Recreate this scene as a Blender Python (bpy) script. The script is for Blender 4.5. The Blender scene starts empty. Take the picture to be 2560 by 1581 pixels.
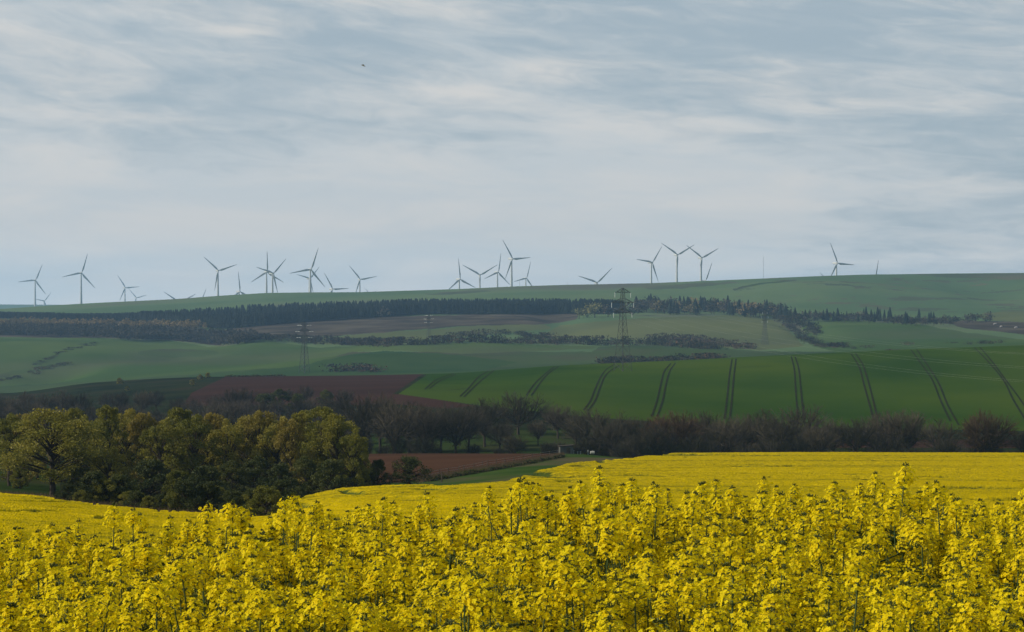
import bpy, math, random
import numpy as np
from mathutils import Vector, Matrix

S = bpy.context.scene
COL = S.collection
R = math.radians

# ------------------------------------------------------------------ camera
F = 4777.0          # focal length in pixels of the 2560 px wide photograph
CX, CY = 1280.0, 790.5
cam = bpy.data.cameras.new('camera'); co = bpy.data.objects.new('camera', cam); COL.objects.link(co)
cam.sensor_fit = 'HORIZONTAL'; cam.sensor_width = 36.0; cam.lens = 36.0 * F / 2560.0
co.location = (0, 0, 0); co.rotation_euler = (R(90), 0, 0)
cam.clip_start = 0.1; cam.clip_end = 60000
S.camera = co

# ------------------------------------------------------------------ light, exposure
SUN_EL, SUN_AZ = 27.0, -97.0          # azimuth measured clockwise from the view direction (+Y); sun stands to the left
sd = Vector((math.sin(R(SUN_AZ)) * math.cos(R(SUN_EL)), math.cos(R(SUN_AZ)) * math.cos(R(SUN_EL)), math.sin(R(SUN_EL))))
sl = bpy.data.lights.new('sun', 'SUN'); sl.energy = 4.8; sl.angle = R(0.8); sl.color = (1.0, 0.90, 0.74)
so = bpy.data.objects.new('sun', sl); COL.objects.link(so)
so.rotation_euler = sd.to_track_quat('Z', 'Y').to_euler()
S.view_settings.view_transform = 'Standard'; S.view_settings.look = 'None'
S.view_settings.exposure = 0.0; S.view_settings.gamma = 1.0; S.view_settings.use_curve_mapping = False
S.cycles.max_bounces = 8; S.cycles.diffuse_bounces = 4; S.cycles.volume_bounces = 1
S.cycles.transmission_bounces = 4; S.cycles.transparent_max_bounces = 8
S.cycles.use_denoising = True

W = bpy.data.worlds.new('World'); S.world = W; W.use_nodes = True
def build_world():
    nt = W.node_tree; nt.nodes.clear(); L = nt.links
    N = nt.nodes.new
    def math_(op, a, b=None, c=None):
        n = N('ShaderNodeMath'); n.operation = op
        for i, v in enumerate((a, b, c)):
            if v is None: continue
            if isinstance(v, (int, float)): n.inputs[i].default_value = v
            else: L.new(v, n.inputs[i])
        return n.outputs[0]
    def mix(f, a, b):
        n = N('ShaderNodeMix'); n.data_type = 'RGBA'
        if isinstance(f, (int, float)): n.inputs[0].default_value = f
        else: L.new(f, n.inputs[0])
        for i, v in ((6, a), (7, b)):
            if isinstance(v, tuple): n.inputs[i].default_value = (*v, 1)
            else: L.new(v, n.inputs[i])
        return n.outputs[2]
    def ramp(v, lo, hi, smooth=True):
        n = N('ShaderNodeMapRange'); n.interpolation_type = 'SMOOTHSTEP' if smooth else 'LINEAR'; L.new(v, n.inputs[0])
        n.inputs[1].default_value = lo; n.inputs[2].default_value = hi
        return n.outputs[0]
    sky = N('ShaderNodeTexSky'); sky.sky_type = 'NISHITA'; sky.sun_disc = False
    sky.sun_elevation = R(SUN_EL); sky.sun_rotation = R(SUN_AZ % 360); sky.air_density = 1.0; sky.dust_density = 2.0
    tc = N('ShaderNodeTexCoord'); sp = N('ShaderNodeSeparateXYZ'); L.new(tc.outputs['Generated'], sp.inputs[0])
    x, y, z = sp.outputs
    # bands of thin cloud laid out by direction: wide and flat near the horizon, gently tilting higher up
    v = math_('MULTIPLY', z, math_('ADD', math_('MULTIPLY', x, 0.75), 1.0))
    def noise(ang, sx, sy, detail, dist, off, rough=0.55):
        cb = N('ShaderNodeCombineXYZ'); L.new(math_('MULTIPLY', x, sx), cb.inputs[0]); L.new(math_('MULTIPLY', v, sy), cb.inputs[1]); L.new(math_('MULTIPLY', y, sx), cb.inputs[2])
        mp = N('ShaderNodeMapping'); mp.inputs['Rotation'].default_value = (0, 0, R(ang)); mp.inputs['Location'].default_value = off
        L.new(cb.outputs[0], mp.inputs[0])
        n = N('ShaderNodeTexNoise'); n.inputs['Scale'].default_value = 1.0; n.inputs['Detail'].default_value = detail
        n.inputs['Distortion'].default_value = dist; n.inputs['Roughness'].default_value = rough
        L.new(mp.outputs[0], n.inputs['Vector']); return n.outputs[0]
    big = noise(0, 4.0, 17.0, 3, 0.3, (3.3, 0.4, 0))
    mid = noise(6, 9.0, 44.0, 5, 0.5, (4.1, 2.7, 0), 0.55)
    fin = noise(7, 26.0, 120.0, 7, 0.9, (7.7, 1.1, 0), 0.6)
    cl = math_('ADD', math_('MULTIPLY', big, 0.42), math_('ADD', math_('MULTIPLY', mid, 0.34), math_('MULTIPLY', fin, 0.28)))
    veil = ramp(math_('ABSOLUTE', math_('SUBTRACT', z, 0.062)), 0.060, 0.0)
    side = ramp(x, 0.28, -0.10)
    cl = math_('ADD', cl, math_('MULTIPLY', math_('MULTIPLY', veil, math_('ADD', math_('MULTIPLY', side, 0.7), 0.3)), 0.17))
    cl = math_('ADD', cl, math_('MULTIPLY', ramp(z, 0.055, 0.0), math_('MULTIPLY', side, 0.50)))
    f1 = ramp(cl, 0.42, 0.66)
    thin = mix(0.85, sky.outputs[0], (4.75, 5.8, 6.6))         # grey-blue seen through thin cloud
    cloud = mix(ramp(mid, 0.35, 0.75), (6.7, 7.25, 7.55), (8.0, 7.95, 7.75))
    c = mix(f1, thin, cloud)
    c = mix(math_('MULTIPLY', ramp(z, 0.20, 0.55), 0.80), c, (1.3, 2.0, 3.0))   # unseen overhead sky darkened for stronger sun and shade contrast
    vm = N('ShaderNodeVectorMath'); vm.operation = 'SCALE'; L.new(c, vm.inputs[0]); L.new(math_('MULTIPLY_ADD', ramp(z, 0.05, 0.0), 0.30, 1.0), vm.inputs['Scale']); c = vm.outputs[0]   # brighter pale sky low down
    c = mix(ramp(z, 0.0, -0.06), c, (0.9, 1.1, 0.8))
    bg = N('ShaderNodeBackground'); bg.inputs[1].default_value = 0.085; L.new(c, bg.inputs[0])
    out = N('ShaderNodeOutputWorld'); L.new(bg.outputs[0], out.inputs[0])
build_world()

# ------------------------------------------------------------------ helpers
rng = np.random.default_rng(7); random.seed(7)

def tag(o, label=None, cat=None, group=None, kind=None):
    if label: o['label'] = label
    if cat: o['category'] = cat
    if group: o['group'] = group
    if kind: o['kind'] = kind
    return o

def mesh_np(name, V, Fc, mats=(), midx=None, smooth=False):
    """V (n,3), Fc (m,k) of one face size, or a list of such arrays"""
    if not isinstance(Fc, list): Fc = [Fc]
    Fc = [f for f in Fc if len(f)]
    me = bpy.data.meshes.new(name)
    V = np.asarray(V, dtype=np.float32); me.vertices.add(len(V)); me.vertices.foreach_set('co', V.ravel())
    loops = np.concatenate([np.asarray(f, dtype=np.int32).ravel() for f in Fc])
    tot = np.concatenate([np.full(len(f), np.asarray(f).shape[1], dtype=np.int32) for f in Fc])
    start = np.concatenate([[0], np.cumsum(tot)[:-1]]).astype(np.int32)
    me.loops.add(len(loops)); me.loops.foreach_set('vertex_index', loops)
    me.polygons.add(len(tot)); me.polygons.foreach_set('loop_start', start); me.polygons.foreach_set('loop_total', tot)
    for m in mats: me.materials.append(m)
    if midx is not None: me.polygons.foreach_set('material_index', np.asarray(midx, dtype=np.int32))
    me.update(calc_edges=True)
    me.polygons.foreach_set('use_smooth', np.full(len(tot), smooth, dtype=bool))
    return me

def link(name, data, parent=None, loc=None, rot=None, scale=None):
    o = bpy.data.objects.new(name, data); COL.objects.link(o)
    if parent is not None: o.parent = parent
    if loc is not None: o.location = loc
    if rot is not None: o.rotation_euler = rot
    if scale is not None: o.scale = scale if hasattr(scale, '__len__') else (scale,) * 3
    return o

class MB:                       # collects simple solids into one mesh
    def __init__(s): s.V = []; s.F = {}; s.n = 0; s.M = {}
    def add(s, V, F_, m=0):
        F_ = np.asarray(F_); s.F.setdefault((F_.shape[1], m), []).append(F_ + s.n); s.V.append(np.asarray(V, float)); s.n += len(V)
    def tube(s, pts, rad, k=5, m=0, cap=False):
        pts = np.asarray(pts, float); n = len(pts); rad = np.broadcast_to(rad, n)
        t = np.gradient(pts, axis=0); t /= np.linalg.norm(t, axis=1)[:, None] + 1e-9
        up = np.where(np.abs(t[:, 2:3]) > 0.9, [[1.0, 0, 0]], [[0, 0, 1.0]])
        a = np.cross(t, up); a /= np.linalg.norm(a, axis=1)[:, None] + 1e-9; b = np.cross(t, a)
        th = np.arange(k) * 2 * np.pi / k
        V = pts[:, None] + rad[:, None, None] * (np.cos(th)[None, :, None] * a[:, None] + np.sin(th)[None, :, None] * b[:, None])
        i, j = np.meshgrid(np.arange(n - 1), np.arange(k), indexing='ij'); j2 = (j + 1) % k
        q = np.stack([i * k + j, i * k + j2, (i + 1) * k + j2, (i + 1) * k + j], -1).reshape(-1, 4)
        s.add(V.reshape(-1, 3), q, m)
        if cap:
            for e in (0, n - 1):
                s.add(np.vstack([V[e], pts[e]]), [[(u + 1) % k, u, k] if e == 0 else [u, (u + 1) % k, k] for u in range(k)], m)
    def bars(s, P0, P1, r0, r1, k=3, m=0):
        """many straight tapered bars at once"""
        P0, P1 = np.asarray(P0, float), np.asarray(P1, float); n = len(P0)
        if n == 0: return
        t = P1 - P0; t /= np.linalg.norm(t, axis=1)[:, None] + 1e-9
        up = np.where(np.abs(t[:, 2:3]) > 0.9, [[1.0, 0, 0]], [[0, 0, 1.0]])
        a = np.cross(t, up); a /= np.linalg.norm(a, axis=1)[:, None] + 1e-9; b = np.cross(t, a)
        th = np.arange(k) * 2 * np.pi / k
        ring = np.cos(th)[None, :, None] * a[:, None] + np.sin(th)[None, :, None] * b[:, None]
        r0 = np.broadcast_to(r0, n)[:, None, None]; r1 = np.broadcast_to(r1, n)[:, None, None]
        V = np.concatenate([P0[:, None] + r0 * ring, P1[:, None] + r1 * ring], 1).reshape(-1, 3)
        j = np.arange(k); j2 = (j + 1) % k
        q = np.stack([j, j2, k + j2, k + j], -1)[None] + (np.arange(n) * 2 * k)[:, None, None]
        s.add(V, q.reshape(-1, 4), m)
    def box(s, c, h, m=0, rz=0):
        c = np.asarray(c, float); h = np.asarray(h, float)
        V = np.array([[x, y, z] for x in (-1, 1) for y in (-1, 1) for z in (-1, 1)]) * h
        if rz: ca, sa = math.cos(rz), math.sin(rz); V = V @ np.array([[ca, sa, 0], [-sa, ca, 0], [0, 0, 1]])
        s.add(V + c, [[0, 1, 3, 2], [4, 6, 7, 5], [0, 4, 5, 1], [2, 3, 7, 6], [0, 2, 6, 4], [1, 5, 7, 3]], m)
    def mesh(s, name, mats, smooth=False):
        V = np.concatenate(s.V); Fs = []; mi = []
        for (k, m), l in s.F.items():
            f = np.concatenate(l); Fs.append(f); mi.append(np.full(len(f), m))
        return mesh_np(name, V, Fs, mats, np.concatenate(mi), smooth)

def vnoise(x, y, seed=0, octaves=4, rough=0.5):
    """value noise in -1..1"""
    x = np.asarray(x, float); y = np.asarray(y, float); out = np.zeros(np.broadcast(x, y).shape); amp = 1; tot = 0
    for o in range(octaves):
        xi, yi = np.floor(x).astype(np.int64), np.floor(y).astype(np.int64); fx, fy = x - xi, y - yi
        fx = fx * fx * (3 - 2 * fx); fy = fy * fy * (3 - 2 * fy)
        def h(a, b):
            n = (a * 374761393 + b * 668265263 + (seed + o * 17) * 1442695041) & 0xffffffff
            n = ((n ^ (n >> 13)) * 1274126177) & 0xffffffff; n = n ^ (n >> 16)
            return (n & 0xffff) / 32767.5 - 1
        v = (h(xi, yi) * (1 - fx) + h(xi + 1, yi) * fx) * (1 - fy) + (h(xi, yi + 1) * (1 - fx) + h(xi + 1, yi + 1) * fx) * fy
        out += v * amp; tot += amp; amp *= rough; x = x * 2.03 + 11.3; y = y * 2.03 - 7.7
    return out / tot

def pchip(xs, Y, xq):
    """monotone cubic; xs (n,), Y (n,m), xq (q,) -> (q,m)"""
    xs = np.asarray(xs, float); Y = np.asarray(Y, float)
    h = np.diff(xs)[:, None]; d = np.diff(Y, axis=0) / h; m = np.zeros_like(Y)
    w1 = 2 * h[1:] + h[:-1]; w2 = h[1:] + 2 * h[:-1]
    with np.errstate(divide='ignore', invalid='ignore'):
        hm = (w1 + w2) / (w1 / d[:-1] + w2 / d[1:])
    m[1:-1] = np.where(d[:-1] * d[1:] > 0, hm, 0); m[0] = d[0]; m[-1] = d[-1]
    i = np.clip(np.searchsorted(xs, xq) - 1, 0, len(xs) - 2); t = ((xq - xs[i]) / (xs[i + 1] - xs[i]))[:, None]
    hh = (xs[i + 1] - xs[i])[:, None]
    return ((2 * t**3 - 3 * t**2 + 1) * Y[i] + (t**3 - 2 * t**2 + t) * hh * m[i] + (-2 * t**3 + 3 * t**2) * Y[i + 1] + (t**3 - t**2) * hh * m[i + 1])

def inpoly(x, y, P):
    P = np.asarray(P, float); c = np.zeros(x.shape, bool); j = len(P) - 1
    for i in range(len(P)):
        xi, yi = P[i]; xj, yj = P[j]
        if yi != yj:
            c ^= ((yi > y) != (yj > y)) & (x < (xj - xi) * (y - yi) / (yj - yi) + xi)
        j = i
    return c

ONES = ['', 'first', 'second', 'third', 'fourth', 'fifth', 'sixth', 'seventh', 'eighth', 'ninth', 'tenth', 'eleventh', 'twelfth',
        'thirteenth', 'fourteenth', 'fifteenth', 'sixteenth', 'seventeenth', 'eighteenth', 'nineteenth']
TENS = ['', '', 'twent', 'thirt', 'fort', 'fift', 'sixt', 'sevent', 'eight', 'ninet']
def ordinal(n):
    if n < 20: return ONES[n]
    if n >= 100: return 'hundred and ' + (ordinal(n - 100) if n > 100 else 'first')
    return TENS[n // 10] + ('ieth' if n % 10 == 0 else 'y-' + ONES[n % 10])

# ------------------------------------------------------------------ materials
def make_mat(name, cols, scale=1.0, rough=0.9, detail=4, stretch=(1, 1, 1), spec=0.2, contrast=(0.35, 0.65), rnd=0.0, second=None, bump=None, transl=0.0, rotz=0):
    m = bpy.data.materials.new(name); m.use_nodes = True; nt = m.node_tree; N = nt.nodes.new; L = nt.links
    b = nt.nodes['Principled BSDF']; b.inputs['Roughness'].default_value = rough; b.inputs['Specular IOR Level'].default_value = spec
    tc = N('ShaderNodeTexCoord'); mp = N('ShaderNodeMapping'); mp.inputs['Scale'].default_value = stretch; mp.inputs['Rotation'].default_value = (0, 0, rotz)
    L.new(tc.outputs['Object'], mp.inputs[0])
    n = N('ShaderNodeTexNoise'); n.inputs['Scale'].default_value = scale; n.inputs['Detail'].default_value = detail
    L.new(mp.outputs[0], n.inputs['Vector'])
    rp = N('ShaderNodeValToRGB'); L.new(n.outputs[0], rp.inputs[0]); e = rp.color_ramp.elements
    lo, hi = contrast
    e[0].position = lo; e[0].color = (*cols[0], 1); e[1].position = hi; e[1].color = (*cols[-1], 1)
    for i, c in enumerate(cols[1:-1]):
        q = e.new(lo + (hi - lo) * (i + 1) / (len(cols) - 1)); q.color = (*c, 1)
    col = rp.outputs[0]
    if second:                      # (colour, scale, lo, hi) patches of another colour
        n2 = N('ShaderNodeTexNoise'); n2.inputs['Scale'].default_value = second[1]; n2.inputs['Detail'].default_value = 5
        L.new(mp.outputs[0], n2.inputs['Vector'])
        mr = N('ShaderNodeMapRange'); L.new(n2.outputs[0], mr.inputs[0]); mr.inputs[1].default_value = second[2]; mr.inputs[2].default_value = second[3]
        mx = N('ShaderNodeMix'); mx.data_type = 'RGBA'; L.new(mr.outputs[0], mx.inputs[0]); L.new(col, mx.inputs[6]); mx.inputs[7].default_value = (*second[0], 1); col = mx.outputs[2]
    if rnd:
        oi = N('ShaderNodeObjectInfo'); hs = N('ShaderNodeHueSaturation')
        mr = N('ShaderNodeMapRange'); L.new(oi.outputs['Random'], mr.inputs[0]); mr.inputs[3].default_value = 1 - rnd; mr.inputs[4].default_value = 1 + rnd
        L.new(mr.outputs[0], hs.inputs['Value'])
        mr2 = N('ShaderNodeMapRange'); L.new(oi.outputs['Random'], mr2.inputs[0]); mr2.inputs[3].default_value = 0.5 + rnd * 0.05; mr2.inputs[4].default_value = 0.5 - rnd * 0.05
        L.new(mr2.outputs[0], hs.inputs['Hue']); L.new(col, hs.inputs['Color']); col = hs.outputs[0]
    L.new(col, b.inputs['Base Color'])
    if bump:
        nb = N('ShaderNodeTexNoise'); nb.inputs['Scale'].default_value = bump[0]; nb.inputs['Detail'].default_value = 3; L.new(mp.outputs[0], nb.inputs['Vector'])
        bp = N('ShaderNodeBump'); bp.inputs['Strength'].default_value = bump[1]; bp.inputs['Distance'].default_value = bump[2]
        L.new(nb.outputs[0], bp.inputs['Height']); L.new(bp.outputs[0], b.inputs['Normal'])
    if transl:
        tr = N('ShaderNodeBsdfTranslucent'); L.new(col, tr.inputs[0]); ms = N('ShaderNodeMixShader'); ms.inputs[0].default_value = transl
        L.new(b.outputs[0], ms.inputs[1]); L.new(tr.outputs[0], ms.inputs[2]); L.new(ms.outputs[0], nt.nodes['Material Output'].inputs[0])
    return m

M = {}
M['grass'] = make_mat('meadow grass', [(.020, .036, .009), (.034, .052, .013)], .05, second=((.042, .040, .018), .02, .5, .7))
M['turf'] = make_mat('green strip turf', [(.028, .058, .012), (.050, .080, .02)], .08, second=((.085, .075, .04), .03, .5, .62))
M['verge'] = make_mat('dry verge grass', [(.10, .075, .045), (.17, .12, .08)], .6)
M['wheat'] = make_mat('young cereal crop', [(.021, .053, .004), (.036, .071, .005), (.052, .085, .006)], .009, detail=6, stretch=(1, .6, 1), second=((.055, .085, .010), .004, .5, .66), rough=.8)
M['soil'] = make_mat('red ploughed soil', [(.060, .030, .018), (.082, .042, .025)], .04, stretch=(.25, 1.2, 1), detail=8, second=((.05, .027, .018), .02, .5, .7))
M['soil_far'] = make_mat('dull red ploughed soil', [(.036, .019, .015), (.050, .025, .019)], .02, stretch=(.3, 1.5, 1), detail=8)
M['scrub'] = make_mat('rough scrubby slope', [(.009, .014, .006), (.018, .026, .009), (.030, .026, .014)], .03, detail=8)
M['pasture'] = make_mat('hill pasture', [(.045, .085, .022), (.075, .115, .032)], .004, detail=13, contrast=(.40, .60), second=((.075, .085, .045), .0022, .5, .68))
M['pasture_dark'] = make_mat('dark rough pasture', [(.035, .06, .022), (.055, .085, .03)], .006, detail=13, contrast=(.40, .60), second=((.07, .065, .04), .004, .5, .66))  # darker green than the hill pasture, with brownish patches
M['pasture_light'] = make_mat('pale hill pasture', [(.085, .105, .042), (.12, .135, .055)], .004, detail=13, contrast=(.40, .60), second=((.085, .10, .05), .003, .52, .7))
M['pasture_deep'] = make_mat('deep green lower pasture', [(.026, .058, .018), (.040, .074, .022)], .01, detail=13, contrast=(.40, .60))
M['heath'] = make_mat('brown heather moor', [(.035, .030, .024), (.065, .052, .040), (.095, .080, .058)], .03, detail=9, stretch=(.6, 1, 1))
M['hill'] = make_mat('upland grass', [(.075, .125, .055), (.115, .165, .07)], .0025, detail=13, contrast=(.40, .60), second=((.10, .10, .07), .0025, .53, .66))
M['bracken'] = make_mat('rough bracken hillside', [(.065, .085, .045), (.11, .11, .065)], .006, detail=13, contrast=(.40, .60))
M['track'] = make_mat('tramline soil darkened for shade', [(.014, .026, .008), (.034, .026, .012)], .2)  # soil tone with the shade of the standing crop mixed in
M['earth'] = make_mat('dark damp earth', [(.03, .028, .012), (.06, .045, .025)], 1.2)

for k_ in M.values():                # crops and soils have no sheen even at a grazing view
    k_.node_tree.nodes['Principled BSDF'].inputs['Specular IOR Level'].default_value = 0.0
# ------------------------------------------------------------------ terrain (camera eye is the origin, Z up)
# rows at which the ground shows, given for a few bearings (photo columns) and distances
XK = [-700, 0, 250, 520, 700, 900, 1100, 1400, 1700, 2000, 2560, 3260]
def z2r(z, d): return 790.5 - F * z / d
T = []
def rowz(d, zs): T.append((d, [z2r(zs[0] + (zs[1] - zs[0]) * min(1, max(0, (x - 200) / 1200)), d) for x in XK]))
rowz(0.3, (-1.80, -1.80)); rowz(5.5, (-2.16, -2.13)); rowz(8, (-2.35, -2.22)); rowz(10.5, (-2.54, -2.32)); rowz(13, (-2.85, -2.60)); rowz(18, (-3.75, -3.6)); rowz(25, (-5.0, -4.9)); rowz(40, (-7.3, -7.2))
T += [
 (60,   [1480] * 12),
 (100,  [1350, 1362, 1370, 1385, 1370, 1345, 1335, 1330, 1330, 1330, 1330, 1330]),
 (130,  [1285, 1300, 1318, 1335, 1330, 1305, 1298, 1295, 1296, 1298, 1298, 1298]),
 (160,  [1250, 1262, 1277, 1290, 1292, 1272, 1265, 1262, 1262, 1262, 1262, 1264]),
 (200,  [1225, 1235, 1252, 1267, 1266, 1248, 1240, 1226, 1226, 1226, 1227, 1228]),
 (250,  [1195, 1205, 1225, 1240, 1240, 1222, 1215, 1190, 1190, 1190, 1190, 1192]),
 (300,  [1172, 1182, 1200, 1214, 1210, 1190, 1183, 1166, 1165, 1164, 1165, 1167]),
 (350,  [1158, 1166, 1178, 1188, 1180, 1160, 1152, 1145, 1148, 1147, 1148, 1150]),
 (390,  [1148, 1155, 1165, 1170, 1158, 1136, 1134, 1134, 1156, 1158, 1160, 1160]),
 (430,  [1140, 1145, 1152, 1158, 1152, 1141, 1140, 1139, 1155, 1157, 1159, 1160]),
 (520,  [1110, 1112, 1116, 1120, 1112, 1102, 1092, 1085, 1100, 1106, 1108, 1110]),
 (600,  [1075, 1078, 1078, 1070, 1062, 1050, 1042, 1050, 1066, 1072, 1076, 1080]),
 (700,  [1040, 1042, 1038, 1028, 1020, 1013, 1006, 1018, 1030, 1036, 1036, 1030]),
 (850,  [1008, 1010, 1000, 982, 972, 968, 964, 964, 966, 962, 948, 935]),
 (1000, [996, 997, 975, 955, 950, 947, 943, 925, 915, 904, 880, 860]),
 (1100, [985, 984, 957, 943, 941, 939, 935, 915, 902, 887, 865, 845]),
 (1250, [992, 992, 968, 955, 951, 948, 943, 925, 912, 898, 876, 858]),
 (1500, [975, 978, 958, 945, 936, 930, 925, 915, 902, 892, 870, 855]),
 (1700, [936, 938, 928, 915, 908, 900, 893, 888, 880, 873, 855, 845]),
 (1900, [883, 884, 880, 880, 874, 866, 862, 862, 861, 860, 842, 835]),
 (2100, [846, 848, 850, 864, 848, 838, 834, 830, 827, 828, 820, 818]),
 (2300, [820, 822, 826, 830, 816, 805, 798, 795, 794, 800, 798, 796]),
 (2500, [803, 804, 806, 800, 790, 784, 777, 775, 774, 776, 776, 772]),
 (2700, [795, 792, 786, 778, 768, 763, 757, 752, 748, 746, 742, 736]),
 (3000, [805, 783, 770, 756, 748, 744, 738, 727, 718, 706, 695, 690]),
 (3200, [800, 774, 759, 742.5, 733.5, 731, 724.5, 712.5, 705.5, 693.5, 683.5, 681]),
]
DK = np.array([t[0] for t in T], float)
# skyline read off finely
SKX = [-700, 0, 100, 150, 200, 300, 440, 545, 665, 776, 900, 1060, 1148, 1300, 1418, 1493, 1630, 1754, 1900, 2050, 2150, 2300, 2400, 2560, 3260]
SKY = [800, 773, 766, 763, 760, 755, 748, 740, 733, 731.6, 731, 726, 723, 716, 712.5, 711, 708, 703, 697, 690.5, 687, 685, 684, 682.5, 680]

GX = np.arange(-700, 3261, 2.6)                     # columns: bearings
GD = np.concatenate([np.linspace(0.3, 60, 140), np.geomspace(60.3, 420, 250), np.geomspace(421, 1108, 210), np.geomspace(1112, 1500, 30), np.geomspace(1504, 3200, 300), np.geomspace(3230, 9000, 70)])
rows = np.stack([pchip(XK, np.array(t[1], float)[:, None], GX)[:, 0] for t in T])
rows[-1] = np.interp(GX, SKX, SKY)
zk = (790.5 - rows) * DK[:, None] / F
inner = GD <= 3200
Z = np.zeros((len(GD), len(GX)))
Z[inner] = pchip(np.log(DK), zk, np.log(GD[inner]))
WX = (GX[None, :] - CX) / F * GD[:, None]; WY = np.broadcast_to(GD[:, None], WX.shape)
# relief: folds, hollows and banks of the hill country
am = np.interp(GD, [0, 60, 130, 400, 600, 1000, 1100, 1400, 1700, 2900, 3200, 9000], [0, 0, .12, .25, .5, .35, .2, 2.2, 5.0, 4.5, 0.3, 0])[:, None]
Z += am * vnoise(WX / 230 + 3.1, WY / 260, 3, 4, .5)
Z += (np.interp(GD, [0, 1500, 1800, 3000, 3200, 9000], [0, 0, .55, .6, .12, 0])[:, None]) * vnoise(WX / 38, WY / 45, 9, 3, .55)

# named humps, domes and gullies: (column, distance, height, half-widths)
for bx, bd, bh, bw, bl in [(650, 2060, 6, 42, 110), (90, 1960, 5, 95, 120), (445, 1840, -4.5, 42, 55), (300, 1720, 3, 60, 60), (900, 1560, 7, 100, 80), (1700, 2150, 5, 110, 120), (2250, 2060, 5, 115, 120),
        (2010, 2100, -6, 22, 160), (1395, 2260, -4, 26, 140), (1150, 1830, 4, 90, 70), (2050, 2820, 6, 100, 130), (2450, 2850, -5, 60, 150), (1600, 1650, 3, 80, 60), (150, 1660, -5, 30, 60)]:
    Z += 1.5 * bh * np.exp(-((WX - (bx - CX) / F * bd) / bw) ** 2 - ((WY - bd) / bl) ** 2)

# turbines: name, hub column, hub row, yaw, blade phase, blade length (px), label
TURB = [
 (88.6, 701, 28, 66, 44, 'faint hazy wind turbine, leftmost on the skyline'),
 (204, 682.6, 30, 72, 51, 'hazy wind turbine, second tall one from the left edge of the skyline'),
 (111, 753, 38, 50, 29, 'tiny distant wind turbine low on the horizon right beside the leftmost turbine'),
 (313.5, 719.7, 36, 4, 38, 'small pale wind turbine standing alone between the hazy left pair and the sunken blades'),
 (341, 745, 40, 14, 30, 'tiny wind turbine nearly sunk behind the ridge just right of a small pale turbine'),
 (448, 757, 30, 26, 49, 'turbine hidden behind the left ridge, only two blades showing in a wide V'),
 (501, 758, 35, 66, 40, 'single faint blade tip poking over the ridge left of the tall Y shaped turbine'),
 (546, 677, 27, 18, 51, 'tall wind turbine with blades in a Y, the leftmost of the dark crisp turbines'),
 (600, 729.5, 42, 96, 50, 'wind turbine sunk to its nacelle with one blade pointing straight up'),
 (668, 680.5, 32, 90, 52, 'rear turbine of the crossed left pair, one blade straight up'),
 (683.7, 683.7, 42, 44, 54, 'front turbine of the crossed left pair, nacelle pointing left over its tower'),
 (777.6, 674, 27, 70, 58, 'tall wind turbine whose longest blade points up and slightly right, left of centre'),
 (775, 697, 42, 46, 42, 'lower turbine directly in front of a taller turbine, with a long dark nacelle'),
 (832, 723, 38, 2, 48, 'low turbine on the ridge, one blade up left and one flat to the right'),
 (900.6, 699, 24, 10, 45, 'lone turbine at the right end of the left cluster, short of the wide gap'),
 (925, 735, 40, 20, 24, 'blade tip barely showing above the ridge right of the lone turbine'),
 (1150.5, 698.5, 38, 96, 53, 'leftmost turbine of the middle cluster, one blade straight up'),
 (1200, 688, 10, 30, 51, 'turbine with a symmetrical Y of blades in the middle cluster'),
 (1246, 681, 40, 80, 49, 'turbine with one upright blade between the symmetrical Y and the tallest middle turbine'),
 (1281.7, 647.5, 38, 4, 57, 'tallest turbine of the middle cluster, one blade pointing flat to the right'),
 (1316.6, 695.9, 40, 72, 44, 'low turbine at the right end of the middle cluster beside the tallest one'),
 (1493, 707, 21, 42, 54, 'turbine sunk behind the ridge left of the pylon with two blades in a shallow V'),
 (1631, 656.7, 38, 52, 53, 'left turbine of the right group of three, one blade flat to the left'),
 (1694, 637.4, 24, 28, 55, 'highest turbine, middle of the right group of three, blades in a Y'),
 (1754.8, 644.8, 27, 26, 55, 'right turbine of the right group of three, its blade tip crossing the neighbouring tip'),
 (1764, 703, 33, 66, 52, 'turbine hidden by the ridge with one blade leaning out beside the right group of three'),
 (2094, 658.3, 33, 116, 57, 'lone tall turbine on the right part of the hill crest with a downward blade'),
 (2187, 703, 24, 78, 54, 'single blade standing up behind the right hill crest, the rightmost of all'),
 (2075, 708, 36, 24, 44, 'tiny blade tip just above the crest left of the lone right turbine'),
]
tb = []
for hx, hy, yaw, ph, L, lab in TURB:
    d = min(max(F * 40 / L, 3420), 5600) * (1.30 if hx < 520 else 1.0); s = L * d / F / 40
    x = (hx - CX) / F * d; zh = (790.5 - hy) / F * d
    tb.append((x, d, zh - 62 * s, s, yaw, ph, zh, lab))
P = np.array([(t[0], t[1], t[2]) for t in tb])
far = GD > 3200
wx, wy = WX[far], WY[far]
w = 1.0 / (((wx[..., None] - P[:, 0]) ** 2 + (wy[..., None] - P[:, 1]) ** 2) ** 1.5 + 1)
idw = (w * P[:, 2]).sum(-1) / w.sum(-1)
crest = Z[inner][-1]
sight = crest[None, :] / 3200 * wy - 1.0 - (wy - 3200) * 0.004
t_ = np.clip((wy - 3200) / 250, 0, 1); t_ = t_ * t_ * (3 - 2 * t_)
Z[far] = np.minimum(crest[None, :] * (1 - t_) + idw * t_, sight)
# far blue ridge beyond the left end of the hill
rg = (790.5 - np.interp(GX, [-700, 0, 160, 260, 420, 3260], [758, 761.5, 762.5, 768, 800, 800])) / F * 7800
bump = np.exp(-((wy - 7800) / 700) ** 2)
Z[far] = np.where((wy > 6300) & (GX[None, :] < 430), np.maximum(Z[far], rg[None, :] * bump + Z[far] * (1 - bump)), Z[far])
ROWS = 790.5 - Z * F / np.maximum(WY, .1)

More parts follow.
